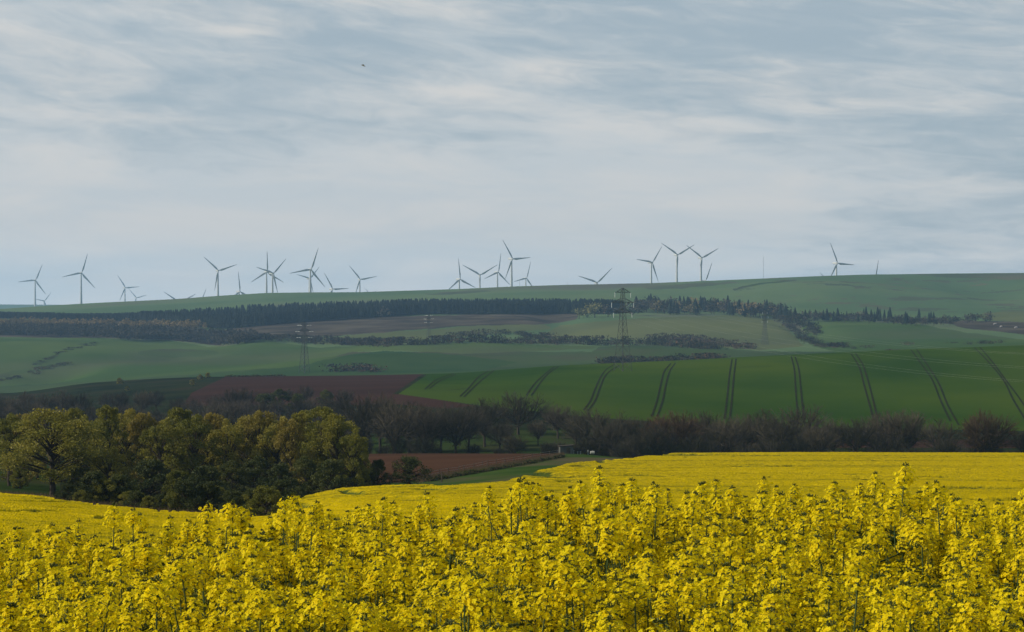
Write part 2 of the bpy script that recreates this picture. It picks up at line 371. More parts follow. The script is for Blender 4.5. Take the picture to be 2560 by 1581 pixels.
def ground_z(x, y):
    u = (x / y * F + CX - GX[0]) / 2.6; i = int(min(max(u, 0), len(GX) - 2)); fu = min(max(u - i, 0), 1)
    j = int(min(max(np.searchsorted(GD, y) - 1, 0), len(GD) - 2)); fv = (y - GD[j]) / (GD[j + 1] - GD[j])
    return float((Z[j, i] * (1 - fu) + Z[j, i + 1] * fu) * (1 - fv) + (Z[j + 1, i] * (1 - fu) + Z[j + 1, i + 1] * fu) * fv)
def at(px, d, dz=0.0):
    x = (px - CX) / F * d; return Vector((x, d, ground_z(x, d) + dz))
def d_at(px, row, d0, d1):
    """distance at which the ground of this bearing reaches the row, between d0 and d1"""
    i = int(round((px - GX[0]) / 2.6)); j = np.where((GD >= d0) & (GD <= d1))[0]
    r = ROWS[j, i]; k = np.where((r[:-1] - row) * (r[1:] - row) <= 0)[0]
    if len(k) == 0: return float(GD[j[np.argmin(np.abs(r - row))]])
    k = k[0]; t = (r[k] - row) / (r[k] - r[k + 1] + 1e-9); return float(GD[j[k]] * (1 - t) + GD[j[k + 1]] * t)

# far edge of the rape field (canopy line) by bearing
ER = [(-700, 1215), (0, 1232), (100, 1240), (200, 1255), (400, 1276), (520, 1283), (560, 1285), (600, 1292), (672, 1292), (708, 1268), (765, 1238), (850, 1220), (960, 1213), (1100, 1211), (1262, 1203), (1300, 1193), (1330, 1179), (1385, 1169), (1420, 1158), (1500, 1151), (1574, 1146), (1617, 1139), (1660, 1135), (1700, 1131), (1900, 1130), (3260, 1131)]
CAN = 1.2
er = np.interp(GX, [e[0] for e in ER], [e[1] for e in ER])
canrow = ROWS - CAN * F / np.maximum(WY, .1)
jj = np.where((GD > 100) & (GD < 420))[0]
EDGE = np.array([GD[jj[np.argmax(canrow[jj, i] <= er[i])]] if (canrow[jj, i] <= er[i]).any() else 340. for i in range(len(GX))])
EDGE = np.minimum(EDGE, 342)
EDGE = np.convolve(np.pad(EDGE, 2, 'edge'), np.ones(5) / 5, 'valid')

# regions of the ground
fx = (GX[:-1] + GX[1:]) / 2; fd = (GD[:-1] + GD[1:]) / 2
fr = (ROWS[:-1, :-1] + ROWS[1:, 1:]) / 2; FX = np.broadcast_to(fx[None], fr.shape); FD = np.broadcast_to(fd[:, None], fr.shape)
jx = FX + 5 * vnoise(FX / 23, FD / 30, 21, 3); jr = fr + 2.2 * vnoise(FX / 31, FD / 55, 22, 3)
reg = np.zeros(fr.shape, int)
NAMES = ['meadow', 'rape_field_soil', 'grass_strip', 'dry_verge', 'ploughed_field', 'upper_ploughed_field', 'wheat_field', 'scrub_slope', 'hill_pasture', 'rough_pasture', 'pale_pasture', 'heather_moor', 'upland_hill', 'bracken_slope', 'lower_pasture']
MATS = ['grass', 'earth', 'turf', 'verge', 'soil', 'soil_far', 'wheat', 'scrub', 'pasture', 'pasture_dark', 'pasture_light', 'heath', 'hill', 'bracken', 'pasture_deep']
eg = np.interp(FX, GX, EDGE)
reg[FD < eg] = 1
mid = (FD >= eg) & (FD < 420)
reg[mid & (FX > 640)] = 2
reg[mid & (FX > 150) & (FX < 930)] = 7
reg[mid & (FX <= 700) & (FD < eg + 30)] = 3
reg[mid & (FX > 590) & (FX < 770) & (FD < eg + 34)] = 2
reg[mid & (FD > 250) & (FD < 396) & (FX > 860) & (FX < 1404) & (fr < np.interp(FX, [600, 1000, 1050, 1250, 1404], [1222, 1206, 1197, 1167, 1139]) + .8)] = 4
s6 = (FD >= 420) & (FD < 620); reg[s6] = 7; reg[s6 & (FX > 930) & (FX < 1560) & (FD < 560)] = 0
reg[(FD > 470) & (FD < 585) & (FX > 1750) & (fr < 1120)] = 5
up = (FD >= 540) & (FD < 1175)
reg[up] = 7
reg[up & inpoly(FX, fr, [(455, 1015), (480, 982), (562, 944), (560, 930), (1070, 930), (1058, 938), (993, 985), (1100, 1000), (1190, 1015), (1120, 1022), (980, 1010), (800, 1015), (500, 1015)])] = 5
reg[up & inpoly(FX, fr, [(1064, 925), (1400, 880), (3300, 800), (3300, 1080), (2560, 1078), (1900, 1067), (1500, 1046), (1190, 1013), (1100, 1000), (993, 985), (1058, 938)])] = 6
reg[up & inpoly(FX, fr, [(982, 986), (995, 986), (1068, 937), (1054, 937)])] = 7
reg[(FD >= 1100) & (FD < 1300) & (FX > 1064)] = 6
fa = (FD >= 1175) & ~((reg == 6))
reg[fa] = 12
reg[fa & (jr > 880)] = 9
reg[fa & inpoly(jx, jr, [(-800, 838), (0, 836), (120, 838), (240, 845), (330, 852), (420, 850), (520, 868), (560, 866), (650, 852), (740, 862), (790, 870), (900, 864), (1060, 862), (1200, 857), (1330, 862), (1500, 866), (1480, 872), (1300, 880), (1150, 885), (1000, 876), (880, 880), (760, 915), (560, 930), (300, 950), (-800, 1010)])] = 8
reg[fa & inpoly(jx, jr, [(470, 940), (600, 930), (760, 914), (880, 886), (960, 878), (1100, 884), (1250, 900), (1330, 912), (1330, 960), (500, 960)])] = 14
reg[fa & (((jx - 445) / 100) ** 2 + ((jr - 883) / 10) ** 2 < 1)] = 9  # darker oval in the left pasture
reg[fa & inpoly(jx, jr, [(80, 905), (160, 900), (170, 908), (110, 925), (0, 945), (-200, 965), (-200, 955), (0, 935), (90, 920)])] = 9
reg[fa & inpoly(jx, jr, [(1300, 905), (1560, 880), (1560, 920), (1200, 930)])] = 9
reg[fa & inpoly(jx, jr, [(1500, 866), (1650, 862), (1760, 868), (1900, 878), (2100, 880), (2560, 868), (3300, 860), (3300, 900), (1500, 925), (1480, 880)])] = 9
reg[fa & inpoly(jx, jr, [(780, 862), (800, 848), (950, 832), (1100, 823), (1200, 813), (1360, 811), (1380, 822), (1250, 835), (1050, 850), (900, 862)])] = 10
reg[fa & inpoly(jx, jr, [(1365, 832), (1400, 815), (1480, 806), (1600, 796), (1800, 789), (1900, 791), (1960, 812), (2010, 866), (1900, 876), (1700, 862), (1550, 848), (1450, 850), (1380, 842)])] = 10
reg[fa & inpoly(jx, jr, [(2000, 808), (2100, 799), (2300, 812), (2420, 832), (2560, 850), (3300, 850), (3300, 880), (2300, 890), (2100, 884), (2030, 866)])] = 8
reg[fa & inpoly(jx, jr, [(520, 832), (700, 806), (900, 793), (1200, 786), (1450, 783), (1440, 800), (1360, 811), (1200, 813), (1000, 828), (850, 840), (700, 842), (600, 855), (540, 850)])] = 11
reg[fa & inpoly(jx, jr, [(-800, 805), (300, 800), (520, 832), (560, 866), (420, 850), (240, 845), (-800, 838)])] = 11
reg[fa & inpoly(jx, jr, [(2330, 800), (2560, 806), (3300, 806), (3300, 840), (2560, 836), (2420, 822)])] = 11
reg[fa & inpoly(jx, jr, [(2440, 790), (2470, 782), (2560, 779), (3300, 770), (3300, 806), (2560, 806), (2480, 803)])] = 10
reg[fa & (jr < 782) & (jr > 694) & (FX > 1840) & (vnoise(WX[:-1, :-1] / 55, WY[:-1, :-1] / 40, 61, 5, .65) > .24)] = 13
reg[fa & inpoly(jx, jr, [(1830, 722), (1905, 706), (1990, 699), (1992, 702), (1910, 711), (1835, 726)])] = 9
reg[fa & inpoly(jx, jr, [(1600, 716), (1830, 704), (1850, 708), (1700, 722), (1620, 724)])] = 13
reg[fa & inpoly(jx, jr, [(1060, 735), (1180, 727), (1240, 728), (1110, 738)])] = 13
reg[fa & inpoly(jx, jr, [(2280, 686), (2700, 683), (2700, 700), (2500, 697), (2350, 693)])] = 13

nC = len(GX); VV = np.stack([WX, WY, Z], -1).reshape(-1, 3)
ii, kk = np.meshgrid(np.arange(len(GD) - 1), np.arange(nC - 1), indexing='ij')
Q = np.stack([ii * nC + kk, ii * nC + kk + 1, (ii + 1) * nC + kk + 1, (ii + 1) * nC + kk], -1)
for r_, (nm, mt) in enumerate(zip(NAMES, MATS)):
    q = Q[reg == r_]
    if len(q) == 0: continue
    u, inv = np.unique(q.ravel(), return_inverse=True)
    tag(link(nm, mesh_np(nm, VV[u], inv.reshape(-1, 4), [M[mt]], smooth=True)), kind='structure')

# plain ground all round, below and behind, reaching the horizon
g = np.array([(-16000, -3000, -62), (16000, -3000, -62), (16000, 20000, -62), (-16000, 20000, -62)], float)
tag(link('ground', mesh_np('ground', g, np.array([[0, 1, 2, 3]]), [M['grass']])), kind='structure')
gb = np.array([(-60, -60, -1.9), (60, -60, -1.9), (60, 0.3, -1.81), (-60, 0.3, -1.81)], float)
tag(link('field_margin', mesh_np('field_margin', gb, np.array([[0, 1, 2, 3]]), [M['grass']])), kind='structure')

# tramlines: ribbons draped over the ground, shade of the crop put in their colour
TL = [
 [(1386, 917), (1354, 943), (1334, 963), (1316, 989)], [(1397, 916), (1368.6, 937), (1348.6, 960), (1328, 990)],
 [(1537, 911), (1514, 926), (1500, 946), (1488.7, 971), (1474, 1006), (1459, 1026)], [(1549, 914), (1530, 925), (1513, 940), (1500, 969), (1488.7, 1000), (1470, 1028)],
 [(1677, 909), (1660, 931), (1651.6, 963), (1643, 1000), (1629, 1042)], [(1688.7, 908), (1674.5, 928.6), (1664.5, 963), (1657, 1000), (1643, 1042)],
 [(1830, 899), (1823, 943), (1818.8, 985.7), (1811, 1048)], [(1840, 898), (1834.5, 943), (1830, 994), (1824, 1050)],
 [(1978, 892), (1986, 927), (1989, 973), (1995, 1050)], [(1987.6, 892), (1997, 924.7), (2002, 973), (2009, 1050)],
 [(2127.7, 885), (2148, 919), (2161.4, 967.8), (2184, 1050)], [(2138.5, 884), (2156, 911), (2172, 959.7), (2193, 1045)],
 [(2277, 874), (2301.6, 908.5), (2331, 951.6), (2352.8, 1005.5), (2376, 1054)], [(2291, 873), (2320.4, 916.6), (2347, 959.7), (2369, 1013.6), (2397, 1064)],
 [(2436, 870), (2468.6, 903), (2512, 957), (2533, 1000), (2566, 1055)], [(2450, 869), (2485, 911), (2522.5, 962), (2547, 994.8), (2590, 1060)],
 [(1062, 974), (1091.7, 950), (1134, 934.5)], [(1073, 972.5), (1099.7, 953), (1139, 937)],
 [(1150, 992), (1171, 971.5), (1197.6, 942), (1226.7, 925)], [(1160, 993), (1179, 974), (1208, 947.7), (1237, 925)],
 [(1062, 976), (1110, 977), (1165, 972)], [(2610, 862), (2680, 920), (2740, 1000)], [(2624, 861), (2694, 920), (2755, 1000)],
]
for k, t in enumerate(TL):
    t = np.array(t, float); n = 40; s_ = np.linspace(0, len(t) - 1, n)
    c = pchip(np.arange(len(t)), t, s_) if len(t) > 2 else np.stack([np.interp(s_, [0, 1], t[:, q]) for q in (0, 1)], -1)
    pts = []
    for x, r in c:
        pts.append(at(x, d_at(x, r, 560, 1098), .12))
    pts = np.array([tuple(p) for p in pts]); tt = np.gradient(pts, axis=0); tt[:, 2] = 0; tt /= np.linalg.norm(tt, axis=1)[:, None] + 1e-9
    a = np.stack([-tt[:, 1], tt[:, 0], 0 * tt[:, 0]], -1) * (0.28 + .12 * rng.random(n))[:, None]
    q = np.array([[i, i + 1, n + i + 1, n + i] for i in range(n - 1)])
    tag(link('tramline', mesh_np('tramline', np.vstack([pts - a, pts + a]), q, [M['track']])), kind='structure')

# ------------------------------------------------------------------ haze
hz = bpy.data.materials.new('hazy air'); hz.use_nodes = True; hz.node_tree.nodes.clear()
hv = hz.node_tree.nodes.new('ShaderNodeVolumePrincipled'); hv.inputs['Color'].default_value = (.38, .66, 1.0, 1); hv.inputs['Density'].default_value = HZ = 0.000086
hv.inputs['Anisotropy'].default_value = 0.2
ho = hz.node_tree.nodes.new('ShaderNodeOutputMaterial'); hz.node_tree.links.new(hv.outputs[0], ho.inputs['Volume'])
b = MB(); b.box((0, 4400, 60), (4000, 4900, 125)); tag(link('haze', b.mesh('haze', [hz])), kind='stuff')

# ------------------------------------------------------------------ wind turbines
M['turbine'] = make_mat('pale grey turbine paint', [(.42, .45, .47), (.50, .53, .54)], .3, rough=.5, spec=.4)
b = MB(); b.tube([(0, 0, -4), (0, 0, 0), (0, 0, 20), (0, 0, 40), (0, 0, 60.6)], [2.5, 2.45, 2.1, 1.7, 1.3], 20, cap=True); TOWER = b.mesh('tower', [M['turbine']], True)
def nacelle_mesh():
    b = MB(); secs = [(-2.3, 1.1, 1.2, 0), (-1.6, 1.7, 1.75, 0), (2.5, 2.0, 2.05, .1), (6.5, 1.9, 1.95, .2), (9.0, 1.3, 1.35, .45)]
    V = []; k = 12
    for y, hw, hh, dz in secs:
        for j in range(k):
            t = (j + .5) * 2 * math.pi / k; cx = math.copysign(abs(math.cos(t)) ** .5, math.cos(t)); cz = math.copysign(abs(math.sin(t)) ** .5, math.sin(t))
            V.append((hw * cx, y, hh * cz + dz))
    q = [[i * k + j, i * k + (j + 1) % k, (i + 1) * k + (j + 1) % k, (i + 1) * k + j] for i in range(len(secs) - 1) for j in range(k)]
    b.add(V, q)
    for e, s in ((0, 1), (len(secs) - 1, -1)):
        b.add(V[e * k:(e + 1) * k], [list(range(k))[::s]])
    return b.mesh('nacelle', [M['turbine']], False)
NAC = nacelle_mesh()
b = MB(); b.tube([(0, -5.2, 0), (0, -4.9, 0), (0, -4.2, 0), (0, -3.2, 0), (0, -2.2, 0)], [.1, .7, 1.2, 1.5, 1.45], 14); HUB = b.mesh('hub', [M['turbine']], True)
def blade_mesh():
    b = MB(); V = []; k = 8
    st = [(.6, .9, .85, 0), (2.5, .95, .8, 2), (6, 1.75, .5, 14), (9, 1.95, .4, 11), (16, 1.5, .28, 7), (25, 1.05, .18, 3), (34, .66, .1, 1), (38.6, .4, .06, 0), (40, .1, .03, 0)]
    for z, c, th, tw in st:
        for j in range(k):
            t = j * 2 * math.pi / k; x = c * math.cos(t) + (c - .9) * .55 * (z > 4); y = th * math.sin(t); a = R(tw)
            V.append((x * math.cos(a) - y * math.sin(a), x * math.sin(a) + y * math.cos(a) - .01 * z * .6, z))
    b.add(V, [[i * k + j, i * k + (j + 1) % k, (i + 1) * k + (j + 1) % k, (i + 1) * k + j] for i in range(len(st) - 1) for j in range(k)])
    return b.mesh('blade', [M['turbine']], True)
BLADE = blade_mesh()
for x, d, zb, s, yaw, ph, zh, lab in tb:
    # hub (rotor centre) stands 3.3 m out from the tower axis
    rx, ry = math.sin(R(yaw)) * 3.3 * s, -math.cos(R(yaw)) * 3.3 * s
    zg = ground_z(x - rx, d - ry)
    root = tag(link('wind_turbine', None, loc=(x - rx, d - ry, zb), rot=(0, 0, R(yaw)), scale=s), lab, 'wind turbine', 'wind turbines along the far ridge')
    if zg < zb - 3: pass
    link('tower', TOWER, root); link('nacelle', NAC, root, (0, 0, 62)); h = link('hub', HUB, root, (0, 0, 62))
    for q in range(3): link('blade', BLADE, h, (0, -3.3, 0), (0, R(90 - ph - 120 * q), 0))

# thin masts on the ridge
M['steel'] = make_mat('weathered grey steel', [(.16, .18, .18), (.26, .28, .28)], .8, rough=.55, spec=.4)
M['steel_dark'] = make_mat('dull painted steel', [(.06, .065, .06), (.10, .105, .095)], .8, rough=.7)
def mast(px, top, d, r, lab):
    p = at(px, d); zt = (790.5 - top) / F * d; h = zt - p.z
    root = tag(link('mast', None, loc=p), lab, 'mast', None)
    b = MB(); P0 = []; P1 = []
    cs = [(r * math.cos(a), r * math.sin(a)) for a in (R(90), R(210), R(330))]
    n = max(6, int(h / 3))
    for i in range(n):
        z0, z1 = -2 + (h + 2) * i / n, -2 + (h + 2) * (i + 1) / n
        for k in range(3):
            P0.append((*cs[k], z0)); P1.append((*cs[k], z1)); P0.append((*cs[k], z0)); P1.append((*cs[(k + 1) % 3], z1))
    b.bars(P0, P1, .05, .05); link('lattice_column', b.mesh('lattice_column', [M['steel']]), root)
    b = MB(); b.tube([(0, 0, h - 1), (0, 0, h + 3)], .06, 6, cap=True); link('antenna', b.mesh('antenna', [M['steel']]), root)
mast(1908.5, 643, 3260, .28, 'tall thin measuring mast alone on the skyline between the right group and the lone turbine')
mast(1299, 704, 3240, .28, 'tiny thin mast on the skyline between the middle turbines')
mast(1418, 708, 3240, .28, 'tiny mast on the bare skyline between the middle cluster and the pylon')

# ------------------------------------------------------------------ pylons
M['insul'] = make_mat('pale glass insulators', [(.62, .68, .68), (.75, .8, .8)], 2, rough=.2, spec=.6)
M['plate'] = make_mat('pale warning plate', [(.75, .70, .45), (.8, .76, .5)], 2)
H_ARM = [(43.6, 6.0), (38.0, 8.4), (32.4, 7.0)]
def hw(z): return float(np.interp(z, [0, 14, 28, 43.6, 46], [3.6, 2.45, 1.35, .75, .25]))
def pylon(px, d, sc, yaw, lab, thick=1.0, tension=False, tops=None):
    root = tag(link('pylon', None, loc=at(px, d), rot=(0, 0, R(yaw)), scale=sc), lab, 'pylon', 'lattice electricity pylons')
    lv = [0, 4.5, 9, 14, 18.5, 22.5, 26, 29, 32.4, 35.2, 38, 40.8, 43.6, 46]
    legs0 = []; legs1 = []; br0 = []; br1 = []
    C = [(-1, -1), (1, -1), (1, 1), (-1, 1)]
    for a, z in zip(lv[:-1], lv[1:]):
        wa, wb = hw(a), hw(z)
        for k in range(4):
            c, e = C[k], C[(k + 1) % 4]
            legs0.append((c[0] * wa, c[1] * wa, a if a else -1)); legs1.append((c[0] * wb, c[1] * wb, z))
            br0 += [(c[0] * wa, c[1] * wa, a), (e[0] * wa, e[1] * wa, a), (c[0] * wb, c[1] * wb, z)]
            br1 += [(e[0] * wb, e[1] * wb, z), (c[0] * wb, c[1] * wb, z), (e[0] * wb, e[1] * wb, z)]
    b = MB(); b.bars(legs0, legs1, .15 * thick, .13 * thick, 4); b.bars(br0, br1, .065 * thick, .065 * thick, 3)
    link('lattice_body', b.mesh('lattice_body', [M['steel_dark']]), root)
    for z, L in H_ARM:
        for s in (-1, 1):
            w_ = hw(z); P0 = []; P1 = []
            zt = z + 2.4 if z < 43 else 46
            for t in (-1, 1):
                P0 += [(s * w_, t * w_, z), (s * hw(zt), t * hw(zt), zt)]; P1 += [(s * L, 0, z), (s * L, 0, z)]
            for i in range(3):
                f0, f1 = i / 3, (i + 1) / 3
                for t in (-1, 1):
                    lo0 = (s * (w_ + (L - w_) * f0), t * w_ * (1 - f0), z); hi1 = (s * (w_ + (L - w_) * f1), t * w_ * (1 - f1), zt + (z - zt) * f1)
                    P0.append(lo0); P1.append(hi1)
            b = MB(); b.bars(P0, P1, .1 * thick, .08 * thick, 4)
            a = link('crossarm', b.mesh('crossarm', [M['steel_dark']]), root)
            b = MB()
            if tension:
                for sy in (-1, 1):
                    pts = np.array([(s * L, sy * (.3 + 2.6 * k / 16), z - .25 - .3 * k / 16) for k in range(17)])
                    b.tube(pts, [.17 if k % 2 else .09 for k in range(17)], 8, cap=True)
            else:
                pts = np.array([(s * L, 0, z - .1 - 2.7 * k / 20) for k in range(21)])
                b.tube(pts, [.17 if k % 2 else .09 for k in range(21)], 8, cap=True)
            link('insulator', b.mesh('insulator', [M['insul']], True), a)
    if sc > .9 and not tension:
        for c in ((-1, -1), (1, -1)):
            z = 6.5; w_ = hw(z); b = MB(); b.box((c[0] * w_, c[1] * w_ - .2, z), (.35, .03, .28)); link('warning_plate', b.mesh('warning_plate', [M['plate']]), root)
        b = MB(); P0 = []; P1 = []; z = 4.2; w_ = hw(z)
        for k in range(4):
            c, e = C[k], C[(k + 1) % 4]
            for dz in (0, .25):
                P0.append((c[0] * w_ * 1.12, c[1] * w_ * 1.12, z + dz)); P1.append((e[0] * w_ * 1.12, e[1] * w_ * 1.12, z + dz))
        b.bars(P0, P1, .05, .05, 3); link('climbing_guard', b.mesh('climbing_guard', [M['steel']]), root)
    return root
dp = d_at(1557, 928, 900, 1090)
pA = pylon(1557, dp, 207 * dp / F / 46, 40, 'tall lattice pylon standing on the crest of the green crop field', 1.25)
dq = d_at(761, 932, 1400, 1800)
pylon(761, dq, 126 * dq / F / 46, 48, 'dark pylon with horizontal insulators behind the upper red field', 1.6, tension=True)
dr = d_at(1912, 864, 1700, 2400)
pylon(1912, dr, 88 * dr / F / 46, 52, 'small pale pylon on the light pasture below the right conifers', 1.5)
ds = d_at(1072, 858, 1700, 2400)
pylon(1072, ds, 74 * ds / F / 46, 50, 'faint narrow pylon on the heather moor in the middle distance', 1.3, tension=True)

# conductors leaving the crop-field pylon to the right
bpy.context.view_layer.update()
M['wire'] = make_mat('bright aluminium conductor', [(.25, .26, .26), (.32, .33, .33)], 1, rough=.35, spec=.6)
far_d = 720.0
for k, (z, L) in enumerate(H_ARM):
    for s in (-1, 1):
        p0 = pA.matrix_world @ Vector((s * L, 0, z - 2.85))
        p1 = Vector(((3150 - CX) / F * far_d + s * L * .7, far_d - s * 4, p0.z * .0 - 19 - 6 * k + 4))
        pts = []
        for i in range(41):
            t = i / 40; p = p0.lerp(p1, t); p.z -= 4 * 9.5 * t * (1 - t); pts.append(tuple(p))
        b = MB(); b.tube(pts, .012, 4)
        tag(link('power_line', b.mesh('power_line', [M['wire']])), '%s %s power cable sagging right from the tall pylon on the crop field' % (['top', 'middle', 'bottom'][k], ['near', 'far'][s > 0]), 'power cable', 'power cables over the crop field')

# ------------------------------------------------------------------ trees
M['bark'] = make_mat('dark brown bark', [(.028, .022, .016), (.055, .042, .03)], 2.0)
M['twig'] = make_mat('grey-brown twigs', [(.044, .038, .026), (.076, .064, .044)], .5, rnd=.4)
M['twig_dark'] = make_mat('dark thorn twigs', [(.022, .021, .014), (.042, .038, .024)], .5, rnd=.4)
M['twig_red'] = make_mat('budding reddish twigs', [(.06, .038, .022), (.085, .055, .03)], .5, rnd=.25)
M['leaf'] = make_mat('fresh olive leaves', [(.12, .125, .016), (.25, .225, .030)], .35, rnd=.3, transl=.35, rough=.6)
M['leaf_bronze'] = make_mat('bronze spring leaves', [(.16, .13, .02), (.25, .20, .036)], .35, rnd=.2, transl=.3, rough=.6)
M['leaf_dark'] = make_mat('dark green leaves', [(.034, .048, .010), (.075, .085, .016)], .4, rnd=.3, transl=.2, rough=.6)
M['leaf_pale'] = make_mat('pale yellow-green leaves', [(.15, .15, .05), (.20, .19, .07)], .3, rnd=.2, transl=.2)
M['larch'] = make_mat('tawny larch crowns', [(.11, .09, .04), (.18, .14, .055)], .05, rnd=.3)
M['conifer'] = make_mat('dark conifer needles', [(.006, .013, .010), (.014, .024, .014)], .05, rnd=.4)
M['gorse'] = make_mat('dark gorse', [(.02, .023, .012), (.042, .035, .020)], .12, rnd=.5)
M['gorse_brown'] = make_mat('russet gorse and bracken', [(.034, .028, .016), (.075, .048, .026)], .12, rnd=.4)

def quads(C, size, nrm_rand=1.0, r=None):
    """one randomly turned leaf face per centre"""
    r = r or rng; n = len(C); a = r.normal(size=(n, 3)); a /= np.linalg.norm(a, axis=1)[:, None]
    bb = r.normal(size=(n, 3)); bb -= (bb * a).sum(1)[:, None] * a; bb /= np.linalg.norm(bb, axis=1)[:, None]
    s1 = (size * (.6 + .8 * r.random(n)))[:, None]; s2 = s1 * (.45 + .4 * r.random(n))[:, None]
    V = np.stack([C - a * s1, C - bb * s2, C + a * s1, C + bb * s2], 1).reshape(-1, 3)
    return V, np.arange(4 * n).reshape(-1, 4)

def grow(levels, H, trunk_h, seed, spread=1.0, droop=0, per=(3, 4), first=5, twigs=3, lean=0, shrink=.72, r0=.32):
    """a branching skeleton: segments (p0,p1,r0,r1) and tips"""
    r = random.Random(seed); segs = []; tips = []
    def rec(p, d, L, rad, lv):
        q = p; n = 3 if lv < 2 else 2; dd = d.copy(); r1 = rad
        for i in range(n):
            dd = (dd + Vector((r.gauss(0, .16), r.gauss(0, .16), r.gauss(0, .10) + .05))).normalized()
            e = q + dd * (L / n); ra = r1; r1 = rad * (1 - .45 * (i + 1) / n); segs.append((q, e, ra, r1)); q = e
            if lv >= 1 and lv < levels and i < n - 1 and r.random() < .75:
                sd_ = side(dd, r.uniform(.5, .95)); rec(q, sd_, L * shrink * r.uniform(.6, .9), r1 * .55, lv + 1)
        if lv >= levels: tips.append((q, dd)); return
        for k in range(r.randint(*per)):
            rec(q, side(dd, r.uniform(.25, .75) * spread), L * shrink * r.uniform(.75, 1.1), r1 * .68, lv + 1)
    def side(d, ang):
        v = Vector((r.gauss(0, 1), r.gauss(0, 1), r.gauss(0, 1))); v = (v - d * v.dot(d)).normalized()
        o = d * math.cos(ang) + v * math.sin(ang); o.z += .12 - droop * .3; return o.normalized()
    base = Vector((0, 0, 0)); top = Vector((lean, 0, trunk_h)); mid = (base + top) * .5 + Vector((r.gauss(0, .1), r.gauss(0, .1), 0))
    segs.append((Vector((0, 0, -.4)), mid, r0 * 1.25, r0)); segs.append((mid, top, r0, r0 * .85))
    L0 = (H - trunk_h) * .40
    for k in range(first):
        a = 2 * math.pi * (k + r.random() * .6) / first; t = r.uniform(.35, .85) * spread
        rec(top - Vector((0, 0, r.random() * trunk_h * .3)), Vector((math.cos(a) * math.sin(t), math.sin(a) * math.sin(t), math.cos(t))), L0 * r.uniform(.85, 1.15), r0 * .55, 1)
    return segs, tips

def kmeans(P, k, r):
    C = P[r.choice(len(P), k, replace=False)]
    for _ in range(5):
        a = np.argmin(((P[:, None] - C[None]) ** 2).sum(-1), 1)
        C = np.array([P[a == q].mean(0) if (a == q).any() else C[q] for q in range(k)])
    return a, C
def bare_tree(seed, H=11, trunk_h=2.2, spread=1.0, mat='twig', first=9, N=820):
    """trunk, limbs, branches and twigs reaching for points spread through a lumpy domed crown"""
    r = np.random.default_rng(seed)
    v = r.normal(size=(N, 3)); v /= np.linalg.norm(v, axis=1)[:, None]; rad = r.random(N) ** .36
    lump = 1 + .22 * np.sin(3 * np.arctan2(v[:, 1], v[:, 0]) + seed) + .12 * np.sin(7 * v[:, 0] + 5 * v[:, 2] + seed)
    c0 = trunk_h + (H - trunk_h) * .48; wid = H * .47 * spread; hv = (H - trunk_h) * .52
    P = v * (rad * lump)[:, None] * [wid, wid, hv] + [0, 0, c0]; P[:, 2] = np.clip(P[:, 2], max(.35, trunk_h * .8), H * 1.03)
    P += r.normal(size=P.shape) * .12
    top = np.array([r.normal() * .15, r.normal() * .15, trunk_h]); A = []; B = []; RA = []; RB = []
    def seg(a, b, ra, rb): A.append(a); B.append(b); RA.append(ra); RB.append(rb)
    def path(a, b, ra, rb, up, n=3):
        q = a; bow = np.array([0, 0, up]) + r.normal(size=3) * .07 * np.linalg.norm(b - a)
        for i in range(1, n + 1):
            t = i / n; e = a + (b - a) * t - bow * (t * (1 - t)) * 2; seg(q, e, ra + (rb - ra) * (i - 1) / n, ra + (rb - ra) * t); q = e
    if trunk_h > 1: seg(np.array([0, 0, -.5]), top * .5, .30, .25); seg(top * .5, top, .25, .22)
    a1, C1 = kmeans(P, first, r)
    for i in range(first):
        Q = P[a1 == i]
        if len(Q) < 3: continue
        st = top * r.uniform(.75, 1.0); lb = st + (C1[i] - st) * .72; path(st, lb, .19 if trunk_h > 1 else .08, .09, .35 * (C1[i][2] - st[2] < 1))
        k2 = max(2, len(Q) // 9); a2, C2 = kmeans(Q, k2, r)
        for j in range(k2):
            G = Q[a2 == j]
            if len(G) == 0: continue
            o = st + (lb - st) * r.uniform(.45, 1.0); bb = o + (C2[j] - o) * .8; path(o, bb, .075, .042, .2)
            for g in G:
                o2 = o + (bb - o) * r.uniform(.4, 1.0); path(o2, g, .032, .020, .08, 2)
                for _ in range(3):
                    d = (g - o2) / (np.linalg.norm(g - o2) + 1e-6) + r.normal(size=3) * .6 + [0, 0, .15]; s0 = o2 + (g - o2) * r.uniform(.45, 1.0); seg(s0, s0 + d / np.linalg.norm(d) * r.uniform(.35, .85), .022, .010)
    A, B, RA, RB = map(np.array, (A, B, RA, RB)); big = RA > .08
    mb = MB()
    if big.any(): mb.bars(A[big], B[big], RA[big], RB[big], 6)
    else: mb.bars(A[:6], B[:6], RA[:6], RB[:6], 5)
    TR = mb.mesh('trunk', [M['bark']]); mb = MB(); mb.bars(A[~big], B[~big], RA[~big], RB[~big], 3)
    return TR, mb.mesh('crown', [M[mat]]), H * .99

